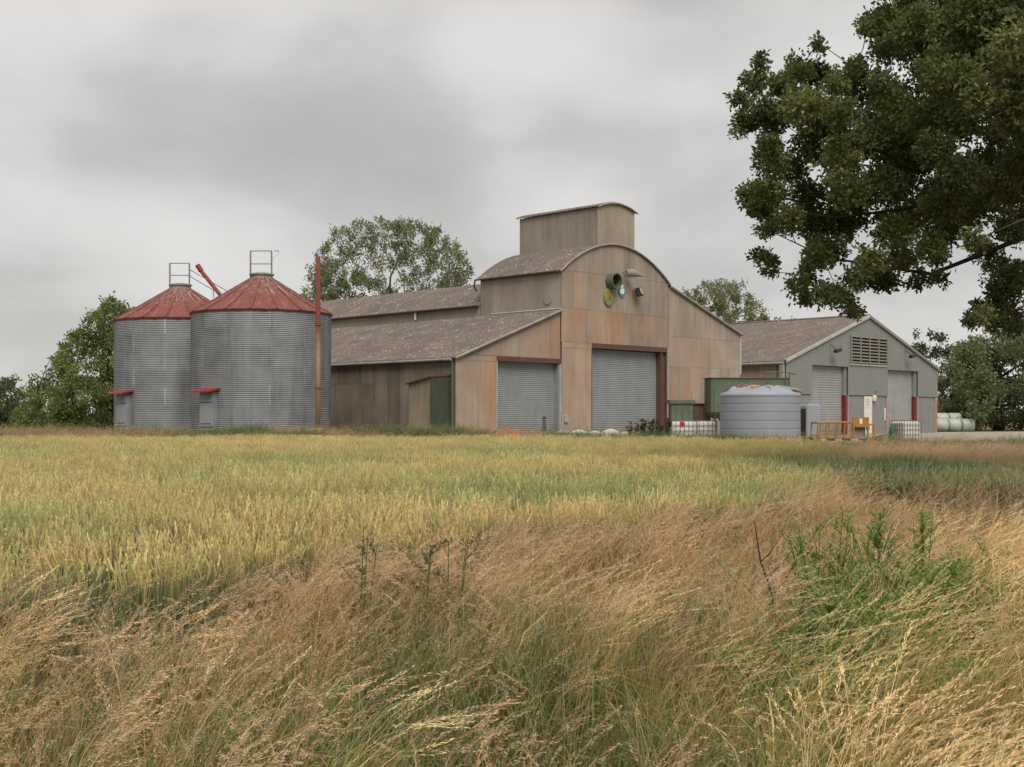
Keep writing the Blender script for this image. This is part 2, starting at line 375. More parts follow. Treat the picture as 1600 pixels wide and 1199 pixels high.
# ------------------------------------------------------------------ cladding helpers (in a building's own axes; z measured from the yard)
def clad(parent, name, mat, org, d, nrm, s0, s1, botf, topf, seams=(), width=1.0, pitch=0.146, amp=0.015, colf=None, lift=0.0, shape='wave'):
    """one object per sheet; org/d/nrm 2-D"""
    lv = [-1e9] + list(seams) + [1e9]
    ncol = max(1, round((s1 - s0) / width)); w = (s1 - s0) / ncol
    for ci in range(len(lv) - 1):
        for k in range(ncol):
            a0, a1 = s0 + k*w, s0 + (k+1)*w - 0.004
            npt = 2*max(1, int(round(w / pitch))) + 1
            if shape == 'flat': ss = np.linspace(a0, a1, 3); off = np.zeros(3)
            elif shape == 'rib':                                   # box profile ribs
                ss, off = [], []
                nr = max(1, int(round(w / pitch))); pw = (a1 - a0) / nr
                for r in range(nr):
                    ss += [a0+r*pw, a0+(r+.55)*pw, a0+(r+.62)*pw, a0+(r+.93)*pw]; off += [0,0,amp,amp]
                ss.append(a1); off.append(0); ss, off = np.array(ss), np.array(off)
            else: ss = np.linspace(a0, a1, npt); off = amp * (np.arange(npt) % 2)
            zb = np.array([max(botf(q), lv[ci]) for q in ss]); zt = np.array([min(topf(q), lv[ci+1] + 0.03) for q in ss])
            if (zt - zb).max() < 0.04: continue
            zt = np.maximum(zt, zb + 0.004)
            o_ = off + lift + 0.009*ci + random.uniform(0, 0.004)
            base = org[0] + d[0]*ss + nrm[0]*o_, org[1] + d[1]*ss + nrm[1]*o_
            base_in = org[0] + d[0]*ss + nrm[0]*(o_-0.012), org[1] + d[1]*ss + nrm[1]*(o_-0.012)
            n = len(ss); mb = MB()
            vv = [(base[0][i], base[1][i], zb[i]) for i in range(n)] + [(base[0][i], base[1][i], zt[i]) for i in range(n)] + [(base_in[0][i], base_in[1][i], zb[i]) for i in range(n)]
            ff = [(i, i+1, n+i+1, n+i) for i in range(n-1)] + [(2*n+i, 2*n+i+1, i+1, i) for i in range(n-1)]
            mb.add(vv, ff)
            zc_ = float((zb.mean() + zt.mean())/2)
            col = colf(float(ss.mean()), zc_, ci) if colf else (1,1,1,0)
            mb.build(name, mat, parent, color=col)

def jit(v, a=0.10): return v * random.uniform(1-a, 1+a)

def roof(name, parent, prof, v0, v1, mat, pitch=0.20, amp=0.04, courses=3, thick=0.02):
    """corrugated roof: prof = list of (s,z) from low to high edge, corrugations along y"""
    P = np.array(prof, float)
    seg = np.r_[0, np.cumsum(np.hypot(*(P[1:]-P[:-1]).T))]
    n = int((v1 - v0)/pitch)*4 + 1; vv = np.linspace(v0, v1, n); wave = amp*np.sin((vv - v0)/pitch*2*np.pi)
    mb = MB(); tot = seg[-1]
    for c in range(courses):
        a, bb = tot*c/courses, tot*(c+1)/courses + (0.12 if c < courses-1 else 0)
        k = max(2, int(math.ceil(len(P)/courses))+1); tt = np.linspace(a, min(bb, tot), k)
        S = np.interp(tt, seg, P[:,0]); Z = np.interp(tt, seg, P[:,1])
        dS, dZ = np.gradient(S), np.gradient(Z); ln = np.hypot(dS, dZ); nS, nZ = -dZ/ln, dS/ln
        if nZ.mean() < 0: nS, nZ = -nS, -nZ
        lift = np.linspace(0.014, 0.0, k) + 0.004*random.random()
        top = [[(S[i]+nS[i]*(wave[j]+lift[i]), vv[j], Z[i]+nZ[i]*(wave[j]+lift[i])) for j in range(n)] for i in range(k)]
        bot = [[(S[0]+nS[0]*(wave[j]+lift[0]-thick), vv[j], Z[0]+nZ[0]*(wave[j]+lift[0]-thick)) for j in range(n)]] + [top[0]]
        mb.grid(top); mb.grid(bot)
        for j in (0, n-1):                                           # thick verge edges
            e0 = [top[i][j] for i in range(k)]; e1 = [(q[0]-nS[i]*0.04, q[1], q[2]-nZ[i]*0.04) for i, q in enumerate(e0)]
            mb.grid([e0, e1])
    return mb.build(name, mat, parent, smooth=True)

# ------------------------------------------------------------------ the grain barn
RZ = math.atan2(0.7117, 0.7025)
barn = empty('grain_barn', ((713-800)/F*62, 62.0, GZ), RZ)
tag(barn, 'large weathered brown farm barn with curved roof, boxy roof tower and two grey roller shutters', 'barn')
h = lambda z: z - GZ                              # world height -> local
LEN = 36.0; TW = 6.35
def arc(s, eave, rise=1.8): return eave + rise*(1 - ((s-12.54)/4.78)**2)
top1 = lambda s: h(4.52 + 0.363*s); top2 = lambda s: h(arc(s, 9.58)); top3 = lambda s: h(9.42 - 0.338*(s-17.35))
lowf = lambda z: (lambda s: h(z))
# solid cores behind the sheets
mb = MB()
mb.prism([(0.02,0),(2.86,0),(2.86,h(4.7)),(7.70,h(4.7)),(7.70,top1(7.7)-.05),(0.02,top1(0)-.05)], 0.03, 0.5)
mb.build('gable_wall', MT['core'], barn)
arcp = [(s, top2(s)-.05) for s in np.linspace(17.35, 7.80, 17)]
mb = MB().prism([(7.80,0),(10.33,0),(10.33,h(5.66)),(17.35,h(5.66))] + arcp, 0.03, 0.5); mb.build('gable_wall', MT['core'], barn)
mb = MB().prism([(17.36,0),(24.98,0),(24.98,top3(24.98)-.05),(17.36,top3(17.36)-.05)], 0.03, 0.5); mb.build('gable_wall', MT['core'], barn)
mb = MB().box(0.03, 0.3, 0.5, LEN, 0, h(4.48)); mb.build('side_wall', MT['core'], barn)
mb = MB().box(24.7, 24.97, 0.5, LEN, 0, h(6.7)); mb.build('side_wall', MT['core'], barn)
mb = MB().box(7.81, 8.0, 0.5, TW, h(7.0), h(9.5)); mb.box(7.81, 8.0, TW, LEN, h(7.0), h(8.05)); mb.box(17.1,17.34,0.5,LEN,h(8.0),h(9.3)); mb.build('clerestory_wall', MT['core'], barn)
mb = MB().prism([(0.02,0),(24.98,0),(24.98,top3(24.98)-.05),(17.36,top3(17.36)-.05)] + [(s, top2(s)-1.6) for s in np.linspace(17.3,7.85,9)] + [(7.8,top1(7.7)-.05),(0.02,top1(0)-.05)], LEN-.3, LEN-.02)
mb.build('rear_wall', MT['core'], barn)
mb = MB().prism([(s, h(arc(s,8.0))) for s in np.linspace(7.85,17.3,12)] + [(s, h(arc(s,9.52))) for s in np.linspace(17.3,7.85,12)], TW-.1, TW); mb.build('tower_rear_wall', MT['tower'], barn, color=(1,1,1,0))

def c_front(s, z, ci):
    zz = z + GZ; o = 0.12
    if s < 7.8: o = 0.55 + 0.35*random.random() if s > 4.4 else 0.22
    elif s < 17.4:
        if zz < 7.6: o = 1.0 if s < 13.5 else 0.55
        elif zz < 9.6: o = 0.45 if s < 11 else 0.12
        else: o = 0.10
    else:
        o = 0.8 if (zz < 4.7 and s < 21) else (0.42 if zz < 6.5 and s < 22 else 0.12)
    v = jit(0.95, 0.17)
    return (v, v*random.uniform(.97,1.0), v*random.uniform(.95,1.0), max(0, o*random.uniform(.7,1.25)))
FR = dict(org=(0,0), d=(1,0), nrm=(0,-1))
clad(barn, 'cladding_sheet', MT['front'], s0=0.0, s1=7.74, botf=lowf(4.72), topf=top1, width=1.05, colf=c_front, **FR)
clad(barn, 'cladding_sheet', MT['front'], s0=7.80, s1=17.36, botf=lowf(5.70), topf=top2, seams=(h(7.55), h(9.62)), width=1.06, colf=c_front, lift=0.03, **FR)
clad(barn, 'cladding_sheet', MT['front'], s0=17.40, s1=25.0, botf=lowf(GZ), topf=top3, seams=(h(2.5), h(4.6), h(6.42)), width=1.08, colf=c_front, **FR)
def c_rend(s, z, ci):
    o = 0.10
    if s > 1.9 and s < 3: o = 0.85
    if s > 7.8: o = 0.45 if s > 9.4 else 0.30
    v = jit(0.97, 0.06); return (v, v*.985, v*.96, o)
clad(barn, 'wall_panel', MT['render'], s0=0.02, s1=2.86, botf=lowf(GZ), topf=lowf(4.70), seams=(h(4.42),), width=0.95, shape='flat', colf=c_rend, lift=0.0, **FR)
clad(barn, 'wall_panel', MT['render'], s0=7.82, s1=10.33, botf=lowf(GZ), topf=lowf(5.66), seams=(h(0.95), h(5.36)), width=0.85, shape='flat', colf=c_rend, lift=0.035, **FR)
MB().box(7.79, 10.34, -0.06, 0.02, h(5.655), h(5.72)).build('ledge', MT['front'], barn, color=(.8,.8,.8,0))
MB().box(-0.05, 0.10, -0.035, 0.02, 0, h(4.6)).build('corner_trim', MT['render'], barn, color=(.95,.95,.95,0.05))
MB().box(24.95, 25.10, -0.05, 0.12, h(4.3), h(6.85)).build('corner_trim', MT['cladtrim'], barn)
MB().box(24.97, 25.04, -0.03, 0.12, 0, h(4.3)).build('corner_trim', MT['front'], barn, color=(.9,.9,.9,0.1))

def shutter(parent, s0, s1, z0, z1, y, mat, pitch=0.105, amp=0.028):
    n = int((z1-z0)/pitch); rows = []
    for i in range(n):
        for t, o in ((0.0, 0.0), (0.18, 0.8), (0.5, 1.0), (0.82, 0.8), (0.985, 0.0)):
            zz = z0 + (i+t)*(z1-z0)/n; rows.append([(s0, y-amp*o, zz), (s1, y-amp*o, zz)])
    mb = MB().grid(rows); mb.box(s0, s1, y+0.01, y+0.05, z0, z1)
    return mb.build('roller_shutter', mat, parent)
def bottom_bar(sh, s0, s1, y, z, mat): MB().box(s0+.02, s1-.02, y-0.05, y+0.02, z, z+0.09).build('bottom_bar', mat, sh)
# small shutter
sh = shutter(barn, 2.88, 7.62, 0.02, h(4.48), 0.36, MT['shutter']); bottom_bar(sh, 2.88, 7.62, 0.36, 0.0, MT['shutter'])
sh = shutter(barn, 10.35, 16.72, 0.02, h(5.40), 0.40, MT['shutter']); bottom_bar(sh, 10.35, 16.72, 0.40, 0.0, MT['shutter'])
MB().box(2.85, 7.80, -0.06, 0.30, h(4.46), h(4.715)).build('lintel', MT['steelbrown'], barn)
MB().box(10.34, 17.28, -0.06, 0.36, h(5.42), h(5.69)).build('lintel', MT['steelbrown'], barn)
mb = MB().box(16.72, 16.80, -0.02, 0.45, 0, h(5.42)); mb.box(16.80, 17.2, 0.10, 0.14, 0, h(5.42)); mb.box(17.2, 17.28, -0.02, 0.45, 0, h(5.42)); mb.build('door_post', MT['steelbrown'], barn)
MB().box(17.29, 17.38, -0.055, 0.1, 0, h(5.70)).build('edge_strip', MT['greyedge'], barn)
MB().box(2.80, 2.885, -0.05, 0.35, 0, h(4.46)).build('edge_strip', MT['greyedge'], barn)
MB().box(7.62, 7.69, 0.0, 0.42, 0, h(4.46)).build('door_post', MT['shutter'], barn)
MB().box(7.69, 7.80, -0.045, 0.30, 0, h(4.46)).build('edge_strip', MT['greyedge'], barn)
MB().box(10.30, 10.36, -0.055, 0.40, 0, h(5.42)).build('door_post', MT['steelbrown'], barn)
# small box on the pillar
MB().bbox(8.0, 8.28, -0.16, -0.03, h(1.25), h(1.62)).build('switch_box', MT['greyedge'], barn)

# side sheets
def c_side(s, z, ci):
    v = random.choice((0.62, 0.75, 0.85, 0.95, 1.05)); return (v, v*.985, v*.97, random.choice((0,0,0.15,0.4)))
SD = dict(d=(0,1), nrm=(-1,0))
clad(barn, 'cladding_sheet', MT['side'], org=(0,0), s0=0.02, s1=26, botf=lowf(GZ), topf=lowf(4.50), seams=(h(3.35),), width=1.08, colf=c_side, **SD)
def c_tow(s, z, ci):
    v = jit(0.98, .13); return (v, v*.99, v*.97, random.choice((0.05, 0.1, 0.25)))
clad(barn, 'cladding_sheet', MT['tower'], org=(7.80,0), s0=0.0, s1=TW, botf=lowf(7.2), topf=lowf(9.52), width=1.06, colf=c_tow, **SD)
clad(barn, 'cladding_sheet', MT['tower'], org=(7.80,0), s0=TW+.02, s1=34, botf=lowf(7.2), topf=lowf(8.06), width=1.06, colf=c_tow, **SD)
# cupola (roof tower)
cup = lambda s: h(13.42 + 0.36*(1-((s-12.565)/1.62)**2))
mb = MB().prism([(10.98, h(10.9)),(14.15,h(10.9))] + [(s, cup(s)-.04) for s in np.linspace(14.15,10.98,9)], 0.06, TW-.15); mb.build('roof_tower_core', MT['core'], barn)
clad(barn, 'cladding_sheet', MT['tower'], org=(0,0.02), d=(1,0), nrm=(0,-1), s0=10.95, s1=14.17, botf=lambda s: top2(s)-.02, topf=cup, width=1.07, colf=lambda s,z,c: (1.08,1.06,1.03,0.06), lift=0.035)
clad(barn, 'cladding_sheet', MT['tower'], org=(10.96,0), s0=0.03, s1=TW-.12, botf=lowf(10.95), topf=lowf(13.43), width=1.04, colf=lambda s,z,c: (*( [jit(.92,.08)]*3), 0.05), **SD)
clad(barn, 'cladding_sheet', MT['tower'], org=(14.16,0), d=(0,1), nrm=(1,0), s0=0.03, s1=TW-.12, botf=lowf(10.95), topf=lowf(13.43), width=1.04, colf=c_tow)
MB().box(10.90, 11.02, -0.05, 0.05, h(11.1), h(13.42)).build('corner_trim', MT['tower'], barn, color=(1.05,1.05,1.02,0))
cprof = [(s, h(13.47 + 0.36*(1-((s-12.565)/1.72)**2))) for s in np.linspace(10.80, 14.33, 13)]
roof('tower_roof', barn, cprof, -0.14, TW+.02, MT['roof'], courses=1)
# nave and aisle roofs
np_ = [(s, h(arc(s, 9.66))) for s in np.linspace(7.62, 17.45, 19)]
roof('curved_roof', barn, np_, -0.16, TW+.12, MT['roof'], courses=1)
roof('curved_roof', barn, [(s, h(arc(s, 8.12))) for s in np.linspace(7.60, 17.45, 19)], TW+.02, LEN+.1, MT['roof'], courses=1)
roof('aisle_roof', barn, [(-0.22, h(4.60-.08)), (7.78, h(4.60+0.363*7.78))], -0.16, LEN+.1, MT['roof'], courses=4)
roof('aisle_roof', barn, [(25.25, h(9.50-0.338*7.9)), (17.36, h(9.50))], -0.16, LEN+.1, MT['roof'], courses=4)
# verges, flashings, gutters
def verge(pts, mat, r=0.05): MB().tube(pts, r, 6).build('verge_trim', mat, barn)
verge([(-0.2, -0.15, h(4.50)), (7.7, -0.15, h(7.37))], MT['gutter'], 0.075)
verge([(s, -0.15, z-.03) for s, z in np_], MT['gutter'], 0.055)
verge([(17.5, -0.15, h(9.40)), (25.2, -0.15, h(6.80))], MT['gutter'], 0.075)
verge([(s, -0.14, z-.03) for s, z in cprof], MT['gutter'], 0.05)
verge([(7.74, -0.1, h(7.48)), (7.74, 5.4, h(7.48))], MT['cladtrim'], 0.05)
verge([(10.90, 0.1, h(11.22)), (10.90, TW-.1, h(11.22))], MT['gutter'], 0.04)
MB().tube([(-0.26, 0.1, h(4.44)), (-0.26, 14, h(4.42))], 0.075, 8).build('gutter', MT['gutter'], barn)
MB().tube([(7.56, TW, h(8.02)), (7.56, 30, h(8.02))], 0.06, 8).build('gutter', MT['steelbrown'], barn)
MB().tube([(7.55, 0.0, h(9.53)), (7.55, TW+.2, h(9.53))], 0.055, 8).build('gutter', MT['steelbrown'], barn)
MB().tube([(7.55, TW+.2, h(9.50)), (7.55, TW+.28, h(9.2)), (7.74, TW+.28, h(8.9))], 0.05, 8).build('downpipe', MT['steelbrown'], barn)
MB().tube([(7.68, 12.0, h(8.0)), (7.68, 12.0, h(7.5))], 0.07, 8).build('downpipe', MT['white'], barn)
MB().tube([(-0.12, 0.16, 0), (-0.12, 0.16, h(4.3)), (-0.22, 0.16, h(4.45))], 0.06, 8).build('downpipe', MT['greendark'], barn)
# patched disc on the tower side, patch on the aisle wall
d_ = MB().lathe([(0.30,0),(0.30,0.03),(0.0,0.035)], 20, cap=False).build('patch_plate', MT['gutter'], barn); d_.rotation_euler = (0, -math.pi/2, 0); d_.location = (7.765, 0.95, h(8.05))
# porch on the side wall
pz = h(3.62)
mb = MB().add([(-1.35,0.45,0),(-1.35,2.1,0),(0.02,2.1,0),(0.02,0.45,0),(-1.35,0.45,pz-.1),(-1.35,2.1,pz-.42),(0.02,2.1,pz-.3),(0.02,0.45,pz)],
              [(0,1,5,4),(1,2,6,5),(0,4,7,3),(4,5,6,7)])
po = mb.build('porch', MT['side'], barn, color=(1.25,1.22,1.15,0.05))
mb = MB().add([(-1.5,0.34,pz-.10),(-1.5,2.25,pz-.44),(0.02,2.25,pz-.31),(0.02,0.34,pz+.02),(-1.5,0.34,pz-.04),(-1.5,2.25,pz-.38),(0.02,2.25,pz-.25),(0.02,0.34,pz+.08)],
              [(0,3,2,1),(4,5,6,7),(0,1,5,4),(1,2,6,5),(2,3,7,6),(3,0,4,7)]); mb.build('porch_roof', MT['steelbrown'], po)
MB().box(-1.36, -0.05, 0.38, 0.445, 0.02, pz-.12).build('porch_door', MT['greendoor'], po)

# vent cowl, disc, sign, lamps: fixed on the front gable but things that could be lifted off
def on_front(name, s, z, y=-0.06): return empty(name, barn.matrix_basis @ Vector((s, y, h(z))), RZ)
bpy.context.view_layer.update()
def disc(n=24, r=1.0): return [(r*math.cos(2*math.pi*k/n), r*math.sin(2*math.pi*k/n)) for k in range(n)]
def ring_y(mb, r0, r1, y0, y1, n=24, cx=0, cz=0):
    rows = []
    for r, y in ((r0,y1),(r0,y0),(r1,y0),(r1,y1)): rows.append([(cx+r*math.cos(2*math.pi*k/n), y, cz+r*math.sin(2*math.pi*k/n)) for k in range(n+1)])
    return mb.grid(rows)
t = on_front('fan_duct', 11.95, 9.28); tag(t, 'round green fan duct sticking out high on the barn front', 'duct')
ring_y(MB(), 0.40, 0.46, -0.50, 0.02).build('duct_ring', MT['greensteel'], t, smooth=False)
MB().lathe([(0.40,0),(0.0,0.01)], 24, cap=False).build('duct_back', MT['dark'], t).rotation_euler = (math.pi/2, 0, 0)  # black disc painted in as the unlit inside of the open duct
mb = MB()
for k in range(4):
    a = k*math.pi/2 + .4; mb.tube([(0,-0.2,0),(0.38*math.cos(a),-0.2,0.38*math.sin(a))], 0.05, 5)
mb.build('fan_blades', MT['black'], t)
t = on_front('cover_disc', 11.72, 8.36, -0.10); tag(t, 'round yellow-green cover plate below the fan duct', 'cover plate')
o = MB().lathe([(0.50,0),(0.50,0.05),(0.44,0.07),(0.0,0.075)], 28, cap=False).build('plate', mat_simple('yellow_green', (0.25,0.235,0.07), 0.7), t); o.rotation_euler = (math.pi/2,0,0); o.scale = (0.82,1,1)
o = MB().tube([(0,-.09,0.12),(0,-.13,0.12),(0,-.13,-.12),(0,-.09,-.12)], 0.02, 6).build('handle', MT['greendark'], t)
t = on_front('wall_sign', 12.92, 8.86, -0.10); tag(t, 'small oval blue sign with pale emblem beside the fan duct', 'sign')
o = MB().lathe([(0.36,0),(0.36,0.02),(0,0.022)], 20, cap=False).build('sign_plate', MT['blue'], t); o.rotation_euler = (math.pi/2,0,0); o.scale = (0.85,1.15,1)
o = MB().prism([(-.16,-.22),(.14,-.24),(.2,0.0),(.1,.12),(.13,.26),(-.05,.32),(-.15,.18),(-.1,.05),(-.22,-.05)], -0.04, -0.026).build('emblem', MT['white'], t)
MB().prism([(.0,.10),(.09,.09),(.08,.2),(.02,.19)], -0.05, -0.042).build('emblem_patch', MT['brightred'], o)
t = on_front('wall_lamp', 13.2, 9.78); tag(t, 'grey cone-shaded wall lamp high on the barn gable', 'lamp')
MB().tube([(-.15,0.05,0.12),(-.05,-0.25,0.22),(0.1,-0.5,0.1)], 0.03, 6).build('arm', MT['gutter'], t)
MB().tube([(-.22,-0.35,0.05),(0.05,-.55,0.06),(0.62,-0.95,-0.12)], [0.20,0.24,0.03], 12).build('shade', MT['gutter'], t)
def floodlight(t, sc=1.0, lit=True):
    MB().tube([(0,0.05,0.25*sc),(0,-0.25*sc,0.1*sc)], 0.025, 6).build('bracket', MT['black'], t)
    o = MB().bbox(-.28*sc,.28*sc,-.55*sc,-.25*sc,-.24*sc,.22*sc,.03).build('housing', MT['black'], t); o.rotation_euler=(math.radians(-20),0,math.radians(25))
    g_ = MB().box(-.22*sc,.22*sc,-.565*sc,-.552*sc,-.18*sc,.17*sc).build('lens', MT['lampglass'], o)
t = on_front('floodlight', 13.95, 8.68); tag(t, 'black square floodlight beside the oval blue sign on the barn', 'floodlight'); floodlight(t)

# ------------------------------------------------------------------ silos
def silo_parts():
    R, HT, NR = 3.45, 6.5, 7; rh = HT/NR; D = {}
    def sheet(R_, a0, a1, seg, rows_per=4, ncorr=10):
        rows = []
        for i in range(ncorr*rows_per+1):
            z = rh*i/(ncorr*rows_per); rr = R_ + 0.02*math.sin(2*math.pi*i/rows_per)
            rows.append([(rr*math.cos(a0+(a1-a0)*k/seg), rr*math.sin(a0+(a1-a0)*k/seg), z) for k in range(seg+1)])
        return MB().grid(rows)
    D['sheet'] = sheet(R, 0, math.radians(60.4), 14).mesh('wall_sheet', MT['galv'], True)
    D['joint'] = sheet(R+0.009, 0, math.radians(1.9), 1).mesh('joint_strip', MT['galv'], True)
    rows = []; a = math.radians(10)
    for r, z in ((R+0.10, 6.46), (2.6, 6.98), (1.6, 7.60), (0.50, 8.28)):
        rows.append([(r*math.cos(q), r*math.sin(q), z+dz) for q, dz in ((-a,0.0),(-a,0.055),(-a+0.05/r,0.055),(-a+0.055/r,0.0),(0,-0.012),(a,0.0))])
    mb = MB().grid(rows)
    e = rows[0]; mb.grid([[(p[0]*0.985,p[1]*0.985,p[2]-0.10) for p in e], e])
    D['panel'] = mb.mesh('roof_panel', MT['redroof'])
    return R, HT, NR, rh, D
SP = silo_parts()
def silo(px, Y, hatch_deg, label, hook):
    R, HT, NR, rh, D = SP
    x = (px-800)/F*Y; t = empty('grain_silo', (x, Y, GZ)); tag(t, label, 'silo', 'pair of grain silos')
    off = random.uniform(0, 60) if px < 350 else 257.3-60*5+30
    for i in range(NR):
        for k in range(6):
            o = bpy.data.objects.new('wall_sheet', D['sheet']); link(o, t)
            an = math.radians(off + 60*k + (30 if i % 2 else 0))
            o.rotation_euler = (0,0,an); o.location = (0,0,rh*i); v = random.choice((0.88,0.94,1.0,1.06)); o.color = (v,v,v,1)
            j = bpy.data.objects.new('joint_strip', D['joint']); link(j, t); j.rotation_euler = (0,0,an-.012); j.location=(0,0,rh*i); j.color = random.choice(((1.5,)*3,(1.3,)*3,(.75,)*3))+(1,)
    for k in range(18):
        o = bpy.data.objects.new('roof_panel', D['panel']); link(o, t); o.rotation_euler = (0,0,math.radians(20*k+3))
    mb = MB().lathe([(0.60,8.16),(0.60,8.26),(0.55,8.28),(0.55,8.40),(0.62,8.42),(0.62,8.48),(0.3,8.56),(0,8.58)], 24, cap=False); mb.build('collar', MT['gutter'], t)
    mb = MB().lathe([(R-.05,0.0),(R-.05,6.45)], 32, cap=True); mb.build('inner_skin', MT['core'], t)
    mb = MB()
    for sx in (-0.53, 0.53): mb.box(sx-.035, sx+.035, -0.20, -0.14, 8.3, 9.62)
    for z in (8.95, 9.60): mb.box(-0.53,0.53,-0.19,-0.15,z,z+.045)
    if hook: mb.tube([(0.53,-.17,9.2),(0.82,0.0,9.5),(0.84,0.05,9.66),(0.62,0.02,9.66)], 0.022, 6)
    else:
        mb.tube([(0.5,-.1,9.3),(2.9,0.9,7.9)], 0.022, 5); mb.tube([(0.5,-.1,8.95),(2.9,0.9,7.5)], 0.022, 5)
        for q in (0.5, 0.97): mb.tube([(0.5+2.4*q,-.1+q,9.3-1.4*q),(0.5+2.4*q,-.1+q,8.6-1.6*q)], 0.025, 5)
    mb.build('hand_rail', MT['cage'], t)
    # hatch
    a = math.radians(hatch_deg); ha = bpy.data.objects.new('hatch', MB().bbox(-0.44,0.44,-0.30,0.15,0.65,2.52,0.02).mesh('hatch', MT['galv'])); ha.color=(1.1,1.1,1.12,1); link(ha, t)
    ha.location = (R*math.sin(a), -R*math.cos(a), 0); ha.rotation_euler = (0,0,a)
    MB().bbox(-0.37,0.37,-0.345,-0.302,1.0,1.95,0.015).build('hatch_door', MT['shutter'], ha)
    MB().box(-0.47,0.47,-0.36,-0.302,2.02,2.10).build('cross_bar', MT['gutter'], ha)
    MB().box(-0.47,0.47,-0.36,-0.302,0.84,0.92).build('cross_bar', MT['gutter'], ha)
    MB().add([(-0.62,-0.72,2.46),(0.62,-0.72,2.46),(0.62,0.1,2.62),(-0.62,0.1,2.62),(-0.62,-0.72,2.54),(0.62,-0.72,2.54),(0.62,0.1,2.72),(-0.62,0.1,2.72)],
             [(0,3,2,1),(4,5,6,7),(0,1,5,4),(1,2,6,5),(2,3,7,6),(3,0,4,7)]).build('hatch_canopy', MT['red'], ha)
    return t
silo(409, 62, -33, 'corrugated steel silo with red cone roof, nearer the barn and behind the tall red pipe', True)
silo(282, 67, -38, 'corrugated steel silo with red cone roof, beside the leafy hedge trees', False)
# tall red pipe, auger tube, pallet
p0 = at(497, 650, 58.0)
t = empty('red_pipe', (p0[0], 58.0, GZ)); tag(t, 'tall upright red pipe with rusty lower half standing before the silo', 'pipe')
MB().tube([(0,0,0),(0,0,h(9.05))], 0.115, 12).build('pipe', MT['pole'], t, smooth=True)
for z in (2.6, 5.6): MB().lathe([(0.15,z),(0.15,z+.12)], 12).build('clamp', MT['red'], t)
a0, a1 = at(309, 417, 71), at(352, 471, 71)
a2 = (a0[0]+(a1[0]-a0[0])*3.6, 74.5, 0.9)
t = empty('grain_auger', (a2[0], a2[1], GZ)); tag(t, 'red auger tube rising at a slant behind the two silos', 'auger')
L_ = lambda p: (p[0]-a2[0], p[1]-a2[1], p[2]-GZ)
MB().tube([L_(a0), L_(a1), (0,0,0.65)], 0.115, 10).build('tube', MT['red'], t)
MB().tube([L_((a0[0]-.02,71,a0[2]+.1)), L_((a0[0]+.2,71,a0[2]-.25))], 0.15, 10).build('spout', MT['red'], t)
MB().bbox(-.4,.4,-.4,.4,0,0.8).build('hopper', MT['red'], t)
q = at(481, 679, 57.0)
t = empty('pallet', (q[0], 57.0, GZ)); tag(t, 'weathered pale timber pallet leaning at the foot of the silo', 'pallet'); t.rotation_euler=(math.radians(-14),math.radians(-4),0.1)
for k in range(8): MB().box(-0.66+k*0.17, -0.56+k*0.17, -.01, .015, 0.02, 0.78).build('slat', MT['wood'], t)
for z in (0.05, 0.36, 0.68): MB().box(-0.66,0.66,.016,.1,z,z+.09).build('bearer', MT['wood'], t)

# ------------------------------------------------------------------ the grey shed
S0 = at(1228, 650, 84); shed = empty('farm_shed', (S0[0], 84.0, GZ), RZ)
tag(shed, 'grey-green ribbed farm shed with louvred gable and two tall pale shutter doors', 'shed')
W = 22.6; gt = lambda s: h(5.35 + 3.65*(1-abs(s-11.3)/11.3)); SL = 32
cf = lambda s,z,c: (1,1,1,0)
for (s0,s1,zb) in ((0,3.38,3.12),(3.40,8.31,5.17),(8.33,14.27,3.12),(14.29,19.18,5.12),(19.2,22.6,3.12)):
    clad(shed, 'cladding_sheet', MT['clad'], (0,0), (1,0), (0,-1), s0, s1, lowf(zb), gt, width=1.0, pitch=0.333, amp=0.035, shape='rib')
mb = MB()
for poly in ([(0.02,0),(3.36,0),(3.36,gt(3.36)-.05),(0.02,gt(0)-.05)], [(3.37,h(5.19)),(8.33,h(5.19)),(8.33,gt(8.33)-.05),(3.37,gt(3.37)-.05)],
             [(8.34,0),(14.27,0),(14.27,gt(14.27)-.05),(11.3,gt(11.3)-.05),(8.34,gt(8.34)-.05)], [(14.28,h(5.14)),(19.19,h(5.14)),(19.19,gt(19.19)-.05),(14.28,gt(14.28)-.05)],
             [(19.2,0),(22.58,0),(22.58,gt(22.58)-.05),(19.2,gt(19.2)-.05)]):
    MB().prism(poly, 0.12, 0.75).build('gable_wall', MT['clad'], shed)
for (s0,s1) in ((0.05,1.7),(1.72,3.36),(8.50,10.62),(12.05,14.05),(19.35,22.2)):
    MB().bbox(s0,s1,0.06,0.115,0.02,h(3.08),.01).build('wall_panel', MT['conc'], shed)
for s in (8.36,10.66,11.95,14.15,19.22,22.3): MB().box(s,s+.10,0.02,0.115,0,h(3.11)).build('post', MT['postpink'], shed)
MB().box(22.42,22.6,0.0,0.115,0,h(3.11)).build('post', mat_simple('tan_post',(0.33,0.25,0.17),0.8), shed)
dr = MB().bbox(10.80,11.93,0.03,0.114,0.02,h(3.06),.01).build('personnel_door', MT['white'], shed)
MB().box(10.95,11.75,0.015,0.028,h(2.25),h(3.0)).build('notice_board', MT['whiteplastic'], dr)
mb=MB()
for i in range(4): mb.box(11.02+.05*(i%2),11.45+.08*(i%3),0.008,0.0135,h(2.38)+i*.14,h(2.42)+i*.14)
mb.build('notice_lines', MT['gutter'], dr)
MB().bbox(11.0,11.5,0.0,0.028,h(0.55),h(0.95),.01).build('kick_plate', MT['black'], dr)
MB().tube([(13.9,0.055,1.0),(13.9,0.03,1.0),(13.9,0.03,1.9),(13.9,0.055,1.9)],0.06,6).build('door_handle', MT['white'], shed)
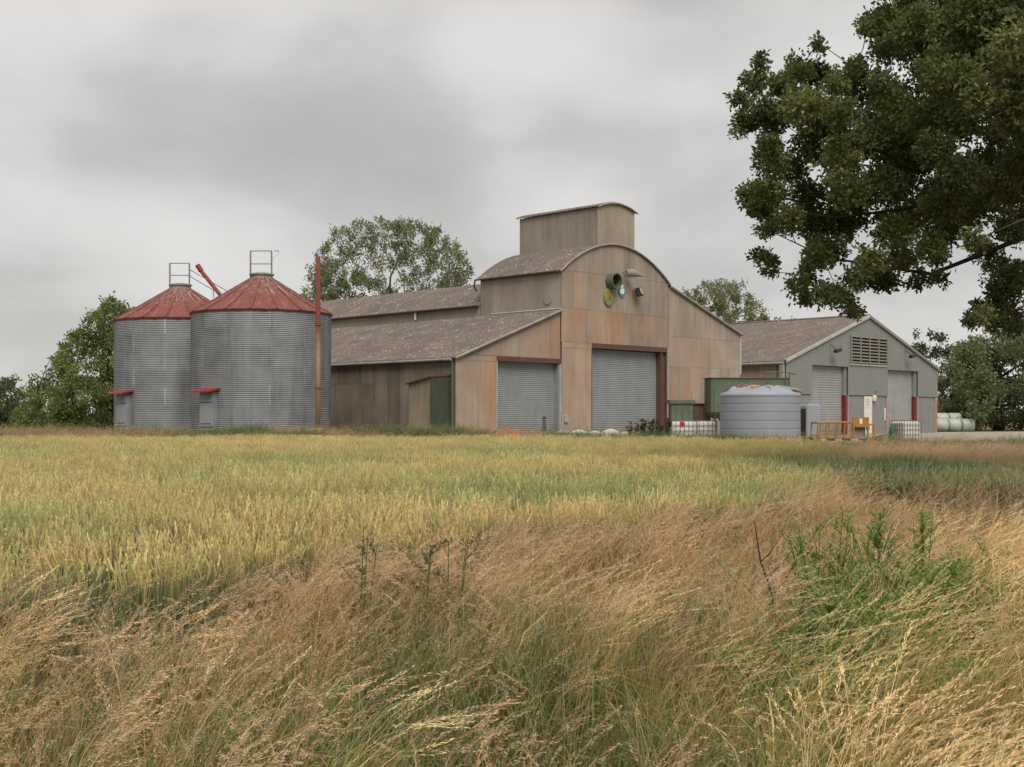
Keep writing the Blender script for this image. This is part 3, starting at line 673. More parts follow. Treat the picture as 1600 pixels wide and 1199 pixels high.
sh = shutter(shed, 3.40, 8.0, 0.02, h(5.17), 0.36, MT['shutter2'], 0.17, 0.03); bottom_bar(sh,3.4,8.0,0.36,0,MT['shutter2'])
sh = shutter(shed, 14.30, 18.85, 0.02, h(5.12), 0.36, MT['shutter2'], 0.17, 0.012); bottom_bar(sh,14.3,18.85,0.36,0,MT['shutter2'])
for s, zt in ((8.0,5.18),(18.85,5.13)):
    MB().box(s,s+.33,0.14,0.45,h(3.1),h(zt)).build('door_jamb', MT['clad'], shed)
    MB().box(s+.08,s+.32,0.05,0.34,0,h(3.1)).build('door_post', MT['darkred'], shed)
# louvre
lo = MB().box(8.6,13.98,-0.06,-0.04,h(5.5),h(7.46)).build('louvre', MT['dark'], shed)  # near-black sheet painting in the shade between the slats
for k in range(9): 
    z = h(5.52)+k*0.236
    MB().add([(8.62,-0.15,z-.03),(13.96,-0.15,z-.03),(13.96,-0.07,z+.07),(8.62,-0.07,z+.07),(8.62,-0.15,z-.0),(13.96,-0.15,z-.0),(13.96,-0.07,z+.085),(8.62,-0.07,z+.085)],
             [(0,3,2,1),(4,5,6,7),(0,1,5,4),(1,2,6,5),(2,3,7,6),(3,0,4,7)]).build('slat', MT['louvre'], lo)
for s in (8.56,9.9,11.25,12.6,13.94): MB().box(s,s+.10,-0.165,-0.05,h(5.46),h(7.5)).build('mullion', MT['clad'], lo)
MB().box(8.5,14.1,-0.09,-0.045,h(5.32),h(5.44)).build('sill', MT['cladtrim'], lo)
roof('shed_roof', shed, [(-0.25, h(5.35)-.02), (11.3, h(9.08))], -0.10, SL, MT['roof2'], courses=5)
roof('shed_roof', shed, [(22.85, h(5.35)-.02), (11.3, h(9.08))], -0.10, SL, MT['roof2'], courses=5)
MB().tube([(11.3,-.12,h(9.10)),(11.3,SL,h(9.10))],0.10,8).build('ridge_cap', MT['roof2'], shed)
for sgn in (0,1):
    x0, x1 = (-0.2, 11.32) if sgn == 0 else (22.8, 11.28)
    MB().add([(x0,-.17,h(5.22)),(x1,-.17,h(8.93)),(x1,-.17,h(9.14)),(x0,-.17,h(5.43)),(x0,-.05,h(5.22)),(x1,-.05,h(8.93)),(x1,-.05,h(9.14)),(x0,-.05,h(5.43))],
             [(0,1,2,3),(4,7,6,5),(0,4,5,1),(3,2,6,7)]).build('verge_trim', MT['cladtrim'] if sgn==0 else MT['clad'], shed)
MB().box(0.0,0.25,0.76,SL,0,h(5.3)).build('side_wall', MT['core'], shed)
MB().box(W-.25,W,0.76,SL,0,h(5.3)).build('side_wall', MT['core'], shed)
MB().prism([(0,0),(W,0),(W,gt(W)-.05),(11.3,gt(11.3)-.1),(0,gt(0)-.05)],SL-.3,SL-.05).build('rear_wall', MT['core'], shed)
clad(shed, 'cladding_sheet', MT['front'], (0,0), (0,1), (-1,0), 0.78, 20, lowf(GZ), lowf(5.2), seams=(h(3.1),), width=1.05, colf=lambda s,z,c:(jit(.9),.85,.8,0.25))
MB().tube([(-.30,0.0,h(5.20)),(-.30,20,h(5.18))],0.10,8).build('gutter', MT['gutter'], shed)
MB().box(-.34,-.06,0.05,0.30,h(4.2),h(5.15)).build('hopper_head', MT['gutter'], shed)
MB().tube([(-.2,0.17,h(4.3)),(-.2,0.17,0)],0.06,8).build('downpipe', MT['gutter'], shed)
def on_shed(name, s, z): return empty(name, shed.matrix_basis @ Vector((s,-0.05,h(z))), RZ)
bpy.context.view_layer.update()
for s, z, lab in ((5.8,6.3,'black floodlight on the shed gable, on the barn side of the louvre'),(17.1,6.3,'black floodlight on the shed gable, on the tree side of the louvre')):
    t = on_shed('floodlight', s, z); tag(t, lab, 'floodlight')
    MB().tube([(-.1,0.03,0.35),(-.1,-.1,0.35),(-.1,-.55,0.0)],0.03,6).build('bracket',MT['black'],t)
    MB().bbox(-.38,.3,-.75,-.4,-.16,.05,.03).build('housing',MT['black'],t).rotation_euler=(0,math.radians(-12),0)
    MB().tube([(.25,-.5,.0),(.55,-.6,.25)],0.03,6).build('sensor',MT['black'],t)
t = on_shed('bulkhead_lamp', 12.1, 2.95); tag(t, 'small cream bulkhead lamp above the grey panel by the white shed door', 'lamp')
MB().lathe([(0.0,-.28),(0.16,-.22),(0.2,0),(0.16,.18),(0,.22)],12,cap=False).build('globe', mat_simple('cream_lamp',(0.62,0.56,0.38),0.4), t)
MB().tube([(0.1,0.05,0.2),(0.25,-.05,0.5)],0.03,6).build('bracket',MT['black'],t)

# ------------------------------------------------------------------ yard things
# big plastic tank
q = at(1187.5, 650, 56); t = empty('water_tank', (q[0],56.0,GZ)); tag(t, 'large round blue-grey plastic tank with ribbed wall and domed lid', 'tank')
R = 1.80; prof = [(R-.03,0)]
for k in range(6):
    z0 = 0.02+k*0.375; prof += [(R-.02,z0),(R,z0+.02),(R,z0+.34),(R-.02,z0+.36)]
MB().lathe(prof, 56).build('wall', MT['bluegrey'], t, smooth=False)
MB().lathe([(R+.0,2.20),(R+.03,2.26),(R-.02,2.36),(R-.30,2.46),(1.30,2.58),(0.9,2.66),(0.0,2.70)], 56, cap=False).build('lid', MT['bluegrey'], t, smooth=True)
for a in range(8):
    an = a*math.pi/4+.2; 
    mb = MB(); c, s_ = math.cos(an), math.sin(an)
    pts = [(0.75,-.20,2.66),(0.75,.20,2.66),(1.52,.13,2.44),(1.52,-.13,2.44)]; tp = [(0.80,-.14,2.735),(0.80,.14,2.735),(1.36,.08,2.66),(1.36,-.08,2.66)]
    rot = lambda p: (p[0]*c-p[1]*s_, p[0]*s_+p[1]*c, p[2])
    mb.add([rot(p) for p in pts+tp], [(4,5,6,7),(0,1,5,4),(1,2,6,5),(2,3,7,6),(3,0,4,7)]); mb.build('lid_rib', MT['bluegrey'], t)
MB().lathe([(0.28,0),(0.28,0.10),(0.22,0.14),(0,.15)],16,c=(-.45,-.95,2.58),cap=False).build('fill_cap', mat_simple('tan_cap',(0.42,0.28,0.2),.6), t)
MB().lathe([(0.18,0),(0.18,0.10),(0,.12)],16,c=(1.45,-.55,2.42),cap=False).build('inspection_cap', MT['brightred'], t)
MB().tube([(1.2,-.7,2.52),(1.4,-.75,2.55),(1.75,-.6,2.44)],0.06,8).build('valve', MT['gutter'], t)
mb = MB()
for k in range(7): mb.tube([(-1.15+.12*k,-.35-.05*(k%2),2.66),(-1.05+.12*k,-.4,2.76+.04*(k%3)),(-.95+.12*k,-.38,2.68)],0.03,5)
mb.build('hose', mat_simple('dull_orange_hose',(0.30,0.18,0.12),.7), t)
# small grey tank beside
q = at(1265, 650, 62); t = empty('upright_tank', (q[0],62,GZ), 0.35); tag(t, 'narrow upright pale grey tank standing behind the big round tank', 'tank')
MB().bbox(-.42,.42,-.42,.42,0,1.92,.06).build('body', MT['bluegrey'], t)
MB().lathe([(.16,1.92),(.16,2.0),(0,2.02)],14,cap=False).build('cap', MT['gutter'], t)
MB().box(-.47,-.425,-.3,.3,.1,1.7).build('side_frame', MT['black'], t)  # thin black slab along the tank's left side
# green oil tank on legs, running along the barn
q = at(1118, 650, 68); t = empty('green_tank', (q[0],68,GZ), math.radians(6)); tag(t, 'long faded green steel tank raised on legs behind the round tank', 'tank')
MB().bbox(-.45,3.95,-.7,.7,1.55,3.40,.04).build('body', MT['greensteel'], t)
MB().add([(-.45,-.7,1.55),(3.95,-.7,1.55),(3.95,.7,1.55),(-.45,.7,1.55),(-.1,-.35,1.2),(3.6,-.35,1.2),(3.6,.35,1.2),(-.1,.35,1.2)],[(0,1,5,4),(1,2,6,5),(2,3,7,6),(3,0,4,7),(7,6,5,4)]).build('sump', MT['greensteel'], t)
for k in range(5): MB().box(-.3+k*1.0,-.24+k*1.0,-.74,-.70,1.6,3.38).build('stiffener', MT['greensteel'], t)
MB().box(-.5,4.0,-.76,.76,3.40,3.45).build('rim', MT['greendark'], t)
for x in (-.2,3.7):
    for y in (-.55,.55): MB().box(x-.05,x+.05,y-.05,y+.05,0,1.5).build('leg', MT['black'], t)
MB().tube([(0.0,-.5,1.3),(0.4,-.5,.55),(.8,-.5,0)],.04,6).build('brace', MT['black'], t)
mb = MB().tube([(2.75,-.3,3.42),(2.75,-.3,3.75),(4.1,-.3,3.75),(4.1,-.3,2.2)],.045,8); mb.tube([(4.1,-.3,3.72),(4.45,-.3,3.66)],.05,8); mb.build('vent_pipe', MT['greendark'], t)
# green cabinet next to big shutter, brown board box
q = at(1064, 650, 68.5); t = empty('steel_cabinet', (q[0],68.5,GZ), math.radians(4)); tag(t, 'squat green steel cabinet with overhanging lid beside the big shutter', 'cabinet')
MB().bbox(-.64,.62,-.4,.4,0.05,2.02,.03).build('body', MT['greensteel'], t)
MB().bbox(-.72,.72,-.48,.48,2.02,2.24,.03).build('lid', MT['greensteel'], t)
for x in (-.35,.0,.35): MB().box(x-.02,x+.02,-.44,-.40,.2,1.9).build('rib', MT['greensteel'], t)
q = at(1094, 650, 69.3); t = empty('board_hoarding', (q[0],69.3,GZ), math.radians(4)); tag(t, 'low dark brown timber board box between green cabinet and green tank', 'box')
for k in range(5): MB().box(-.42+k*.18,-.25+k*.18,-.3,-.26,0,1.95).build('board', MT['brownboard'], t)
MB().box(-.5,.6,-.35,.3,1.95,2.05).build('top_board', MT['black'], t)
MB().box(-.42,.46,-.25,.25,0,1.94).build('inner_box', MT['brownboard'], t)
# IBC containers
def ibc():
    t = empty('liquid_container', (0,0,0)); 
    bo = MB().bbox(-.57,.57,-.47,.47,.17,1.08,.07).build('bottle', MT['whiteplastic'], t)
    MB().lathe([(.13,1.08),(.13,1.13),(0,1.14)],14,cap=False).build('cap', MT['brightred'], bo)
    mb = MB()
    for k in range(7):
        x = -.6+k*.2
        for y in (-.5,.5): mb.box(x-.011,x+.011,y-.011,y+.011,.14,1.13)
    for k in range(1,6):
        y = -.5+k*1/6
        for x in (-.6,.6): mb.box(x-.011,x+.011,y-.011,y+.011,.14,1.13)
    for z in (.2,.42,.66,.9,1.12):
        mb.box(-.615,.615,-.523,-.505,z,z+.022); mb.box(-.615,.615,.505,.523,z,z+.022); mb.box(-.623,-.605,-.52,.52,z,z+.022); mb.box(.605,.623,-.52,.52,z,z+.022)
    mb.build('cage', MT['cage'], t)
    mb = MB()
    for x in (-.52,0,.52): mb.box(x-.07,x+.07,-.5,.5,.02,.12)
    mb.box(-.6,.6,-.5,.5,.12,.14); mb.build('pallet_base', MT['wood'], t)
    return t
def copy_tree(o, parent=None):
    c = o.copy(); COL.objects.link(c); c.parent = parent
    for ch in [x for x in bpy.data.objects if x.parent == o]: copy_tree(ch, c)
    return c
ib = ibc()
q = at(1066, 650, 57.2); ib.location = (q[0],57.2,GZ); ib.rotation_euler=(0,0,.08); tag(ib,'white caged liquid container closest to the big shutter, with red cap showing','container','white caged liquid containers')
MB().lathe([(.0,0),(.11,.0),(.11,.03),(0,.035)],14,cap=False).build('front_cap', MT['brightred'], ib).matrix_basis = __import__('mathutils').Matrix.Translation((-.12,-.49,.98)) @ __import__('mathutils').Matrix.Rotation(math.pi/2,4,'X')
proto = copy_tree(ib)
q = at(1098, 650, 57.6); proto.location=(q[0],57.6,GZ); proto.rotation_euler=(0,0,-.06); tag(proto,'white caged liquid container next to the round blue-grey tank','container','white caged liquid containers')
c2 = copy_tree(proto); q = at(1415, 650, 63.5); c2.location=(q[0],63.5,GZ-.02); c2.rotation_euler=(0,0,.5); tag(c2,'white caged liquid container standing alone in front of the shed','container','white caged liquid containers')
for c in (proto, c2):
    for ch in [x for x in bpy.data.objects if x.parent == c and x.name.startswith('front_cap')]: bpy.data.objects.remove(ch)
# green can beside it
q = at(1394,650,63.2); t = empty('green_canister',(q[0],63.2,GZ)); tag(t,'small dark green canister beside the lone caged container','canister')
MB().lathe([(.16,0),(.17,.5),(.12,.7),(.05,.8),(.05,.92),(0,.93)],14,cap=False).build('body', mat_simple('bottle_green',(0.02,0.09,0.05),.5), t, smooth=True)
MB().tube([(.1,0,.72),(.2,0,.8),(.1,0,.9)],.02,6).build('handle', MT['black'], t)
# heap of soil
def blob(name, loc, rx, ry, rz_, mat, seed, lab, cat):
    r_ = np.random.default_rng(seed); ph = r_.uniform(0,6,6); rows=[]
    for i in range(9):
        e_ = i/8*math.pi/2; row=[]
        for k in range(25):
            a=2*math.pi*k/24; w=1+.16*math.sin(3*a+ph[0])+.1*math.sin(5*a+ph[1]+e_*3)+.07*math.sin(9*a+ph[2]+e_*7)
            row.append((loc[0]+rx*w*math.cos(a)*math.cos(e_), loc[1]+ry*w*math.sin(a)*math.cos(e_), loc[2]-.04+rz_*w*math.sin(e_)))
        rows.append(row)
    return tag(MB().grid(rows).build(name, mat, None, smooth=True), lab, cat)
q = at(1384,650,66); blob('soil_heap',(q[0],66,GZ),.75,.5,.34,MT['soil'],3,'low heap of dark soil on the yard before the shed','heap')
# yellow frame platform
q = at(1313, 650, 58); t = empty('lifting_platform',(q[0],58,GZ),math.radians(5)); tag(t,'faded yellow steel platform frame with guard rails and end board','platform')
MB().box(-1.45,1.45,-.45,.45,.28,.36).build('deck', MT['yellow'], t)
for x in (-1.2,-.45,.3,1.1): MB().box(x-.05,x+.05,-.5,.5,.18,.28).build('cross_member', MT['steelbrown'], t)
for x in (-1.3,1.3):
    for y in (-.4,.4): MB().box(x-.05,x+.05,y-.05,y+.05,0,.28).build('leg', MT['yellow'], t)
for y in (-.45,.45):
    for x in (-1.28,-.86,-.42,.0,.34): MB().tube([(x,y,.36),(x+.05,y,1.02)],.035,6).build('rail_post', MT['yellow'], t)
    MB().tube([(-1.24,y,1.02),(.40,y,1.05)],.045,6).build('hand_rail', MT['yellow'], t); MB().box(-1.32,.45,y-.03,y+.03,.40,.47).build('kick_rail', MT['yellow'], t)
for x in (-1.24,.38): MB().tube([(x,-.45,1.03),(x,.45,1.03)],.04,6).build('end_rail', MT['yellow'], t)
eb = MB().box(.45,1.15,-.50,-.46,.82,1.28).build('end_board', MT['yellow'], t)
MB().box(.74,.87,-.512,-.502,.98,1.22).build('label_plate', MT['white'], eb)
for x in (.42,1.12): MB().box(x,x+.07,-.51,-.44,.3,1.29).build('upright', MT['yellow'], t)
MB().box(1.18,1.48,-.5,-.42,.90,.98).build('side_arm', MT['yellow'], t); MB().box(1.4,1.48,-.5,-.42,.05,.9).build('side_post', MT['yellow'], t)
MB().box(.48,1.1,-.3,-.26,.36,.82).build('grey_panel', MT['conc'], t)
# white bulk bags in front of the big shutter
for k, (px, w) in enumerate(((880,.84),(904,.86),(929,.85),(954,.86),(978,.82))):
    q = at(px, 650, 59.5+.2*(k%2)); rows=[]; sd=np.random.default_rng(k+40); ph=sd.uniform(0,6,4)
    for i in range(8):
        f_=i/7; row=[]; hgt = .66*(1+.2*math.sin(k*3))
        rr = (0.92+.10*math.sin(f_*math.pi)) if f_<.8 else (0.95-.6*((f_-.8)/.2)**3)
        for m_ in range(25):
            a=2*math.pi*m_/24; sq=1/max(abs(math.cos(a)),abs(math.sin(a)))**.75
            w_=1+.03*math.sin(3*a+ph[0]+f_*4)+.02*math.sin(7*a+ph[1]+f_*9)
            row.append((w/2*rr*sq*math.cos(a)*w_, .34*rr*sq*math.sin(a)*w_, hgt*f_))
        rows.append(row)
    lab = ['white bulk bag closest to the mid pillar in the row before the big shutter','white bulk bag second from the mid pillar before the big shutter','white bulk bag in the middle of the row before the big shutter','white bulk bag second from the dark dock weeds before the big shutter','white bulk bag beside the dark dock weeds before the big shutter'][k]
    o = MB().grid(rows).build('bulk_bag', MT['bag'], None, smooth=True); o.location=(q[0],q[1],GZ); tag(o,lab,'bag','white bulk bags before the big shutter')
    for sx in (-1,1): MB().tube([(sx*w*.35,-.2,hgt*.9),(sx*w*.4,-.22,hgt+.1),(sx*w*.2,-.2,hgt+.1),(sx*w*.22,-.15,hgt*.9)],.018,5).build('lifting_loop', MT['gutter'], o)
# post
q = at(850.5,650,58.5); t = empty('bollard',(q[0],58.5,GZ)); tag(t,'short grey steel post standing before the small shutter','bollard')
MB().bbox(-.085,.085,-.085,.085,0,1.28,.02).build('post', mat_simple('post_grey',(0.10,0.095,0.09),.7), t); MB().box(-.10,.10,-.10,.10,1.28,1.31).build('cap', MT['black'], t)
# orange / yellow barrier
q = at(793,650,53.5); t = empty('plastic_barrier',(q[0],53.5,GZ)); tag(t,'small orange and yellow plastic barrier half hidden in grass before the small shutter','barrier')
MB().bbox(-.48,.48,-.06,.06,.28,.48,.02).build('rail', MT['brightyellow'], t)
for x,m_ in ((-.42,'orange'),(.42,'orange')): MB().bbox(x-.06,x+.06,-.08,.08,0,.72,.02).build('upright', MT[m_], t)
MB().tube([(-.36,0,.5),(-.05,0,.85),(.3,0,.5)],.04,6).build('hoop', MT['orange'], t)
# wrapped bales beyond the shed
for k,(px,Y,zz,lab) in enumerate(((1470,104,.0,'pale wrapped bale tucked against the shed corner'),(1490,104,.0,'pale wrapped bale in the middle of the bale row by the shed'),(1511,104,.0,'pale wrapped bale at the field end of the bale row'),(1471,105.4,.5,'pale wrapped bale stacked on top against the shed corner'),(1491,105.4,.5,'pale wrapped bale stacked on top in the middle of the row'))):
    q=at(px,650,Y); o = MB().tube([(-.52,0,.55),(-.5,0,.55),(-.42,0,.55),(.42,0,.55),(.5,0,.55),(.52,0,.55)],[.2,.5,.56,.56,.5,.2],20).build('wrapped_bale', MT['wrap'], None, smooth=True)
    o.location=(q[0],Y,GZ+zz*.97); tag(o,lab,'bale','wrapped bales by the shed')

# ------------------------------------------------------------------ trees
def leaves(P, D_, length, width, fold=0.25):
    """leaf quads: base P, axis D_"""
    n = len(P); D_ = D_/np.linalg.norm(D_,axis=1,keepdims=True)
    r = rng.normal(size=(n,3)); S = np.cross(D_, r); S /= np.linalg.norm(S,axis=1,keepdims=True); Nn = np.cross(D_,S)
    l_ = (length*rng.uniform(.65,1.25,n))[:,None]; w = (width*rng.uniform(.7,1.2,n))[:,None]
    v0 = P; v1 = P + D_*l_*.55 + S*w*.5 + Nn*w*fold; v2 = P + D_*l_ - Nn*w*fold*.6; v3 = P + D_*l_*.55 - S*w*.5 + Nn*w*fold
    V = np.stack([v0,v1,v2,v3],1).reshape(-1,3); Fq = np.arange(4*n).reshape(n,4)
    return V, Fq
def make_tree(name, label, cat, base, clumps, leaf_len, dens, cols, trunk_r, group=None, rosette=5, shell=0.55, trunk_top=None, limb_r=None, up=0.2, mains=12, zs=.85):
    """clumps: array (x,y,z,r) in world"""
    t = empty(name, base); tag(t, label, cat, group)
    B = np.array(base, float); C = np.array(clumps, float)
    PV=[]; CC=[]
    DD=[]
    for (x,y,z,r) in C:
        n = max(12, int(dens*r*r)); d = rng.normal(size=(n,3)); d /= np.linalg.norm(d,axis=1,keepdims=True)
        rad = r*(shell + (1-shell)*rng.random(n))*(1+.25*np.sin(d[:,0]*5+x*3)*np.sin(d[:,1]*4+y)*np.sin(d[:,2]*5+z))
        rad *= np.where(rng.random(n)<.18, rng.uniform(1.0,1.3,n), 1)
        p = np.array([x,y,z]) + d*rad[:,None]*np.array([1,1,zs])
        # rosettes
        k = rosette; pp = np.repeat(p,k,0) + rng.normal(size=(n*k,3))*leaf_len*.45
        dd = np.repeat(d,k,0)*.5 + rng.normal(size=(n*k,3))*.75; dd[:,2] += up
        base_c = cols[rng.integers(len(cols))]
        tone = rng.uniform(.75,1.25)
        cc = np.array([cols[i] for i in rng.integers(0,len(cols),n)]); cc = np.repeat(cc,k,0)*.6 + np.array(base_c)*.4
        cc = cc*tone*rng.uniform(.75,1.3,(n*k,1))
        PV.append(pp); DD.append(dd); CC.append(cc)
    P = np.concatenate(PV); Dr = np.concatenate(DD); cc = np.concatenate(CC)
    ok = P[:,2] > B[2]+.05; P, Dr, cc = P[ok], Dr[ok], cc[ok]
    V, Fq = leaves(P - B, Dr, leaf_len, leaf_len*.55)
    me = np_mesh('crown', V, Fq, MT['leaf'], np.repeat(cc,4,0)); link(bpy.data.objects.new('crown', me), t)
    # trunk + limbs
    tt = np.array(trunk_top if trunk_top is not None else (B[0], B[1], B[2] + .55*(C[:,2].max()-B[2])))
    mb = MB(); m_=6
    pts=[tuple((tt-B)*i/m_ + np.array([math.sin(i*1.3+B[0])*.12*trunk_r*3, math.cos(i*1.7)*.1*trunk_r*3, 0])*(i>0)) for i in range(m_+1)]
    mb.tube(pts,[trunk_r*(1.35 if i==0 else 1-.55*i/m_) for i in range(m_+1)],10); mb.build('trunk', MT['bark'], t, smooth=True)
    mb = MB(); lr = limb_r or trunk_r*.3
    E_ = C[:,:3]-B; nm = min(len(C), mains); pick=[int(np.argmax(E_[:,2]))]
    dmin = np.linalg.norm(E_-E_[pick[0]],axis=1)
    while len(pick)<nm: k=int(np.argmax(dmin)); pick.append(k); dmin=np.minimum(dmin,np.linalg.norm(E_-E_[k],axis=1))
    nodes=[]
    for k in pick:
        e_=E_[k]; hgt=np.clip(.3+.6*e_[2]/max(1e-3,E_[:,2].max()),.3,.97); s_=(tt-B)*hgt*(.8+.18*rng.random()); L0=np.linalg.norm(e_-s_)
        w1=rng.normal(size=3)*.07*L0; w2=rng.normal(size=3)*.09*L0; q=[s_, s_*.7+e_*.3+w1+np.array([0,0,.06*L0]), s_*.4+e_*.6+w2+np.array([0,0,.08*L0]), s_*.15+e_*.85+w2*.4, e_]
        kk=lr*min(1,.4+L0/9); mb.tube([tuple(v) for v in q],[kk,kk*.7,kk*.42,kk*.2,kk*.07],7); nodes += q[1:]
        nodes += [(q[i]+q[i+1])/2 for i in range(1,4)]
    nodes=np.array(nodes); left=list(range(len(C))); dm=np.linalg.norm(E_[:,None]-nodes[None],axis=2); near=nodes[dm.argmin(1)]; dm=dm.min(1)
    while left:                                        # grow twigs outwards, always from the closest wood
        i=min(left,key=lambda q:dm[q]); left.remove(i); e_=E_[i]; s_=near[i]; L0=dm[i]; kk=lr*(.10+.03*min(L0,3))
        m_=(s_+e_)/2+rng.normal(size=3)*.10*L0
        if .05<L0<.8 or lr>.12: mb.tube([tuple(s_*(1-q)**2+m_*2*q*(1-q)+e_*q*q) for q in np.linspace(0,1,6)],[kk*(1-.6*q) for q in np.linspace(0,1,6)],5)
        for _ in range(3):
            d=rng.normal(size=3); d/=np.linalg.norm(d); mb.tube([tuple(m_*.15+e_*.85),tuple(e_+d*C[i,3]*.8)],[kk*.3,kk*.1],4)
        dn=np.linalg.norm(E_-e_,axis=1); up_=dn<dm; near[up_]=e_; dm=np.minimum(dm,dn)
    mb.build('limbs', MT['bark'], t, smooth=True)
    return t

OAKC = [(0.105,0.128,0.042),(0.14,0.165,0.055),(0.185,0.21,0.075),(0.11,0.128,0.046)]
# oak clumps read off the crown outline (crop scale 2.306 from 1130,0), depth spread about the trunk at 21 m
oc = [(60,350,45),(95,430,50),(130,290,50),(140,225,28),(200,300,60),(345,170,26),(330,250,50),(260,270,55),(190,400,75),(150,520,60),(180,610,55),(90,680,48),(130,740,55),(190,700,65),(150,830,40),(140,930,35),(175,970,28),(230,790,60),
 (290,380,80),(300,500,70),(260,620,60),(300,700,60),(330,800,65),(330,930,60),(290,1010,50),(300,1080,32),(380,1040,55),(390,900,65),(430,1080,40),(470,1120,30),(480,1010,55),(560,1000,45),(540,920,60),(450,800,75),(460,680,80),(440,560,80),(420,420,85),(420,290,60),(480,250,40),(510,110,38),(560,60,50),(600,160,80),(560,320,90),(580,480,95),(600,640,90),(620,800,80),(650,930,55),(700,1000,35),(780,1000,32),(740,880,60),(770,930,35),
 (700,60,100),(720,220,110),(720,400,110),(740,560,100),(760,720,95),(830,820,55),(860,90,120),(870,270,100),(850,440,80),(870,620,85),(900,760,80),(1000,60,120),(1040,220,110),(980,330,70),(1050,600,90),(1000,700,70),(1060,800,70),(960,560,40),(980,500,35),(930,880,45),(990,950,55),(1060,1000,70),(1000,1060,50),(1060,1130,60),(930,1120,35),(890,1150,28),(960,1160,40),(1060,420,60)]
cl_ = []
for cx,cy_,r in oc:
    px, py = 1130+cx/2.306, cy_/2.306
    core = 1 - min(1, abs(px-1800)/650)
    for k in range(3 if r>75 else 2):
        Y = 21 + rng.normal()*(0.9 + 3.0*core)
        x,y,z = at(px+rng.normal()*r*.12, py+rng.normal()*r*.12, Y); cl_.append((x,y,z, r/2.306/F*Y*rng.uniform(.75,1.1)))
for k in range(70):                                               # rest of the crown, out of frame and above
    a = rng.uniform(0,2*math.pi); rr = 6.8*math.sqrt(rng.random()); z = rng.uniform(5.5,14)
    f_ = math.sqrt(max(0.05,1-((z-7)/8)**2)); x = 11.3+rr*f_*math.cos(a); y = 21.5+rr*f_*math.sin(a)
    px, py = 800+x/y*F, HOR-(z-CZ)/y*F
    if px < 1600 and py > 0: continue
    if px < 1385 : continue
    cl_.append((x,y,z,rng.uniform(.9,1.5)))
make_tree('oak_tree','broad dark green oak tree overhanging the grassy verge','tree',(11.3,21.5,0.0),cl_,0.088,880,OAKC,.48,rosette=8,shell=.35,trunk_top=(11.0,21.4,8.5),limb_r=.085,up=.05,mains=26)

def clumps_from_px(Y, outline_fn, x0, x1, ybase, n, rpx, dep):
    out=[]; tries=0
    for px in np.linspace(x0,x1,max(4,n//5)):
        r=rpx[0]*rng.uniform(.7,1.1); yy=Y+rng.normal()*dep*.6; x,y,z=at(px+rng.normal()*2,outline_fn(px)+r*rng.uniform(.0,1.8)+4*math.sin(px*.21)+3*math.sin(px*.47+2),yy); out.append((x,y,z,r/F*yy))
    while len(out)<n and tries<20000:
        tries+=1; px = rng.uniform(x0,x1); top = outline_fn(px)
        if top is None: continue
        r = rng.uniform(*rpx); py = rng.uniform(top+r*.75, ybase)
        if py < top+r*.7: continue
        yy = Y + rng.normal()*dep; x,y,z = at(px,py,yy); out.append((x,y,z,r/F*yy))
    return out
def interp(pts):
    xs_=[p[0] for p in pts]; ys_=[p[1] for p in pts]; return lambda x: float(np.interp(x,xs_,ys_))
POP = [(0.19,0.22,0.10),(0.22,0.25,0.12),(0.165,0.19,0.09),(0.28,0.295,0.18)]
pf = interp([(474,470),(482,430),(500,395),(520,370),(545,352),(575,350),(600,344),(640,350),(680,358),(700,372),(725,398),(738,425)])
make_tree('poplar_tree','tall rounded poplar rising behind the long barn roof','tree',(at(606,650,118)[0],118,GZ),clumps_from_px(118,pf,478,734,535,280,(7,15),3.0),0.26,72,POP,.42,rosette=4,shell=.15,up=.6,zs=1.35)
pf2 = interp([(1062,475),(1085,452),(1110,443),(1135,438),(1160,448),(1185,478),(1200,500)])
make_tree('poplar_tree','smaller poplar showing between the barn and the grey shed','tree',(at(1130,650,140)[0],140,GZ),clumps_from_px(140,pf2,1062,1198,545,110,(7,13),2.5),0.28,66,POP,.35,rosette=4,shell=.15,up=.6,zs=1.35)
HED = [(0.17,0.215,0.065),(0.215,0.255,0.082),(0.125,0.16,0.052),(0.235,0.265,0.10)]
hf = interp([(30,640),(50,598),(70,585),(95,555),(105,535),(120,515),(140,500),(160,480),(175,468),(195,478),(215,505),(260,500),(300,540)])
make_tree('hedge_tree','bushy mid green tree leaning up beside the silo','tree',(at(160,650,84)[0],84,GZ),clumps_from_px(84,hf,85,235,676,200,(7,17),2.2),0.25,120,HED,.25,rosette=4,shell=.3,up=.35)
make_tree('hedge_tree','low dark shrub sloping down from the hedge tree','shrub',(at(60,650,88)[0],88,GZ),clumps_from_px(88,hf,28,110,676,60,(7,15),1.6),0.24,110,HED,.14,rosette=4,shell=.3,up=.3)
hf3 = interp([(-40,610),(-10,592),(15,592),(30,602),(45,630)])
make_tree('hedge_tree','dark rounded shrub standing apart at the far field edge','shrub',(at(8,650,120)[0],120,GZ),clumps_from_px(120,hf3,-40,42,668,45,(7,14),1.6),0.3,80,[(0.10,0.13,0.055),(0.13,0.155,0.07)],.16,rosette=4,shell=.3,up=.3)
RT = [(0.15,0.18,0.085),(0.185,0.215,0.10),(0.12,0.145,0.07)]
rf = interp([(1462,600),(1475,575),(1490,545),(1510,535),(1535,525),(1560,515),(1600,505),(1680,500)])
make_tree('field_tree','dense dark tree beyond the bales, under the oak','tree',(at(1560,650,112)[0],112,GZ),clumps_from_px(112,rf,1490,1690,668,210,(10,24),4),0.30,62,RT,.4,rosette=4,shell=.3,up=.1)
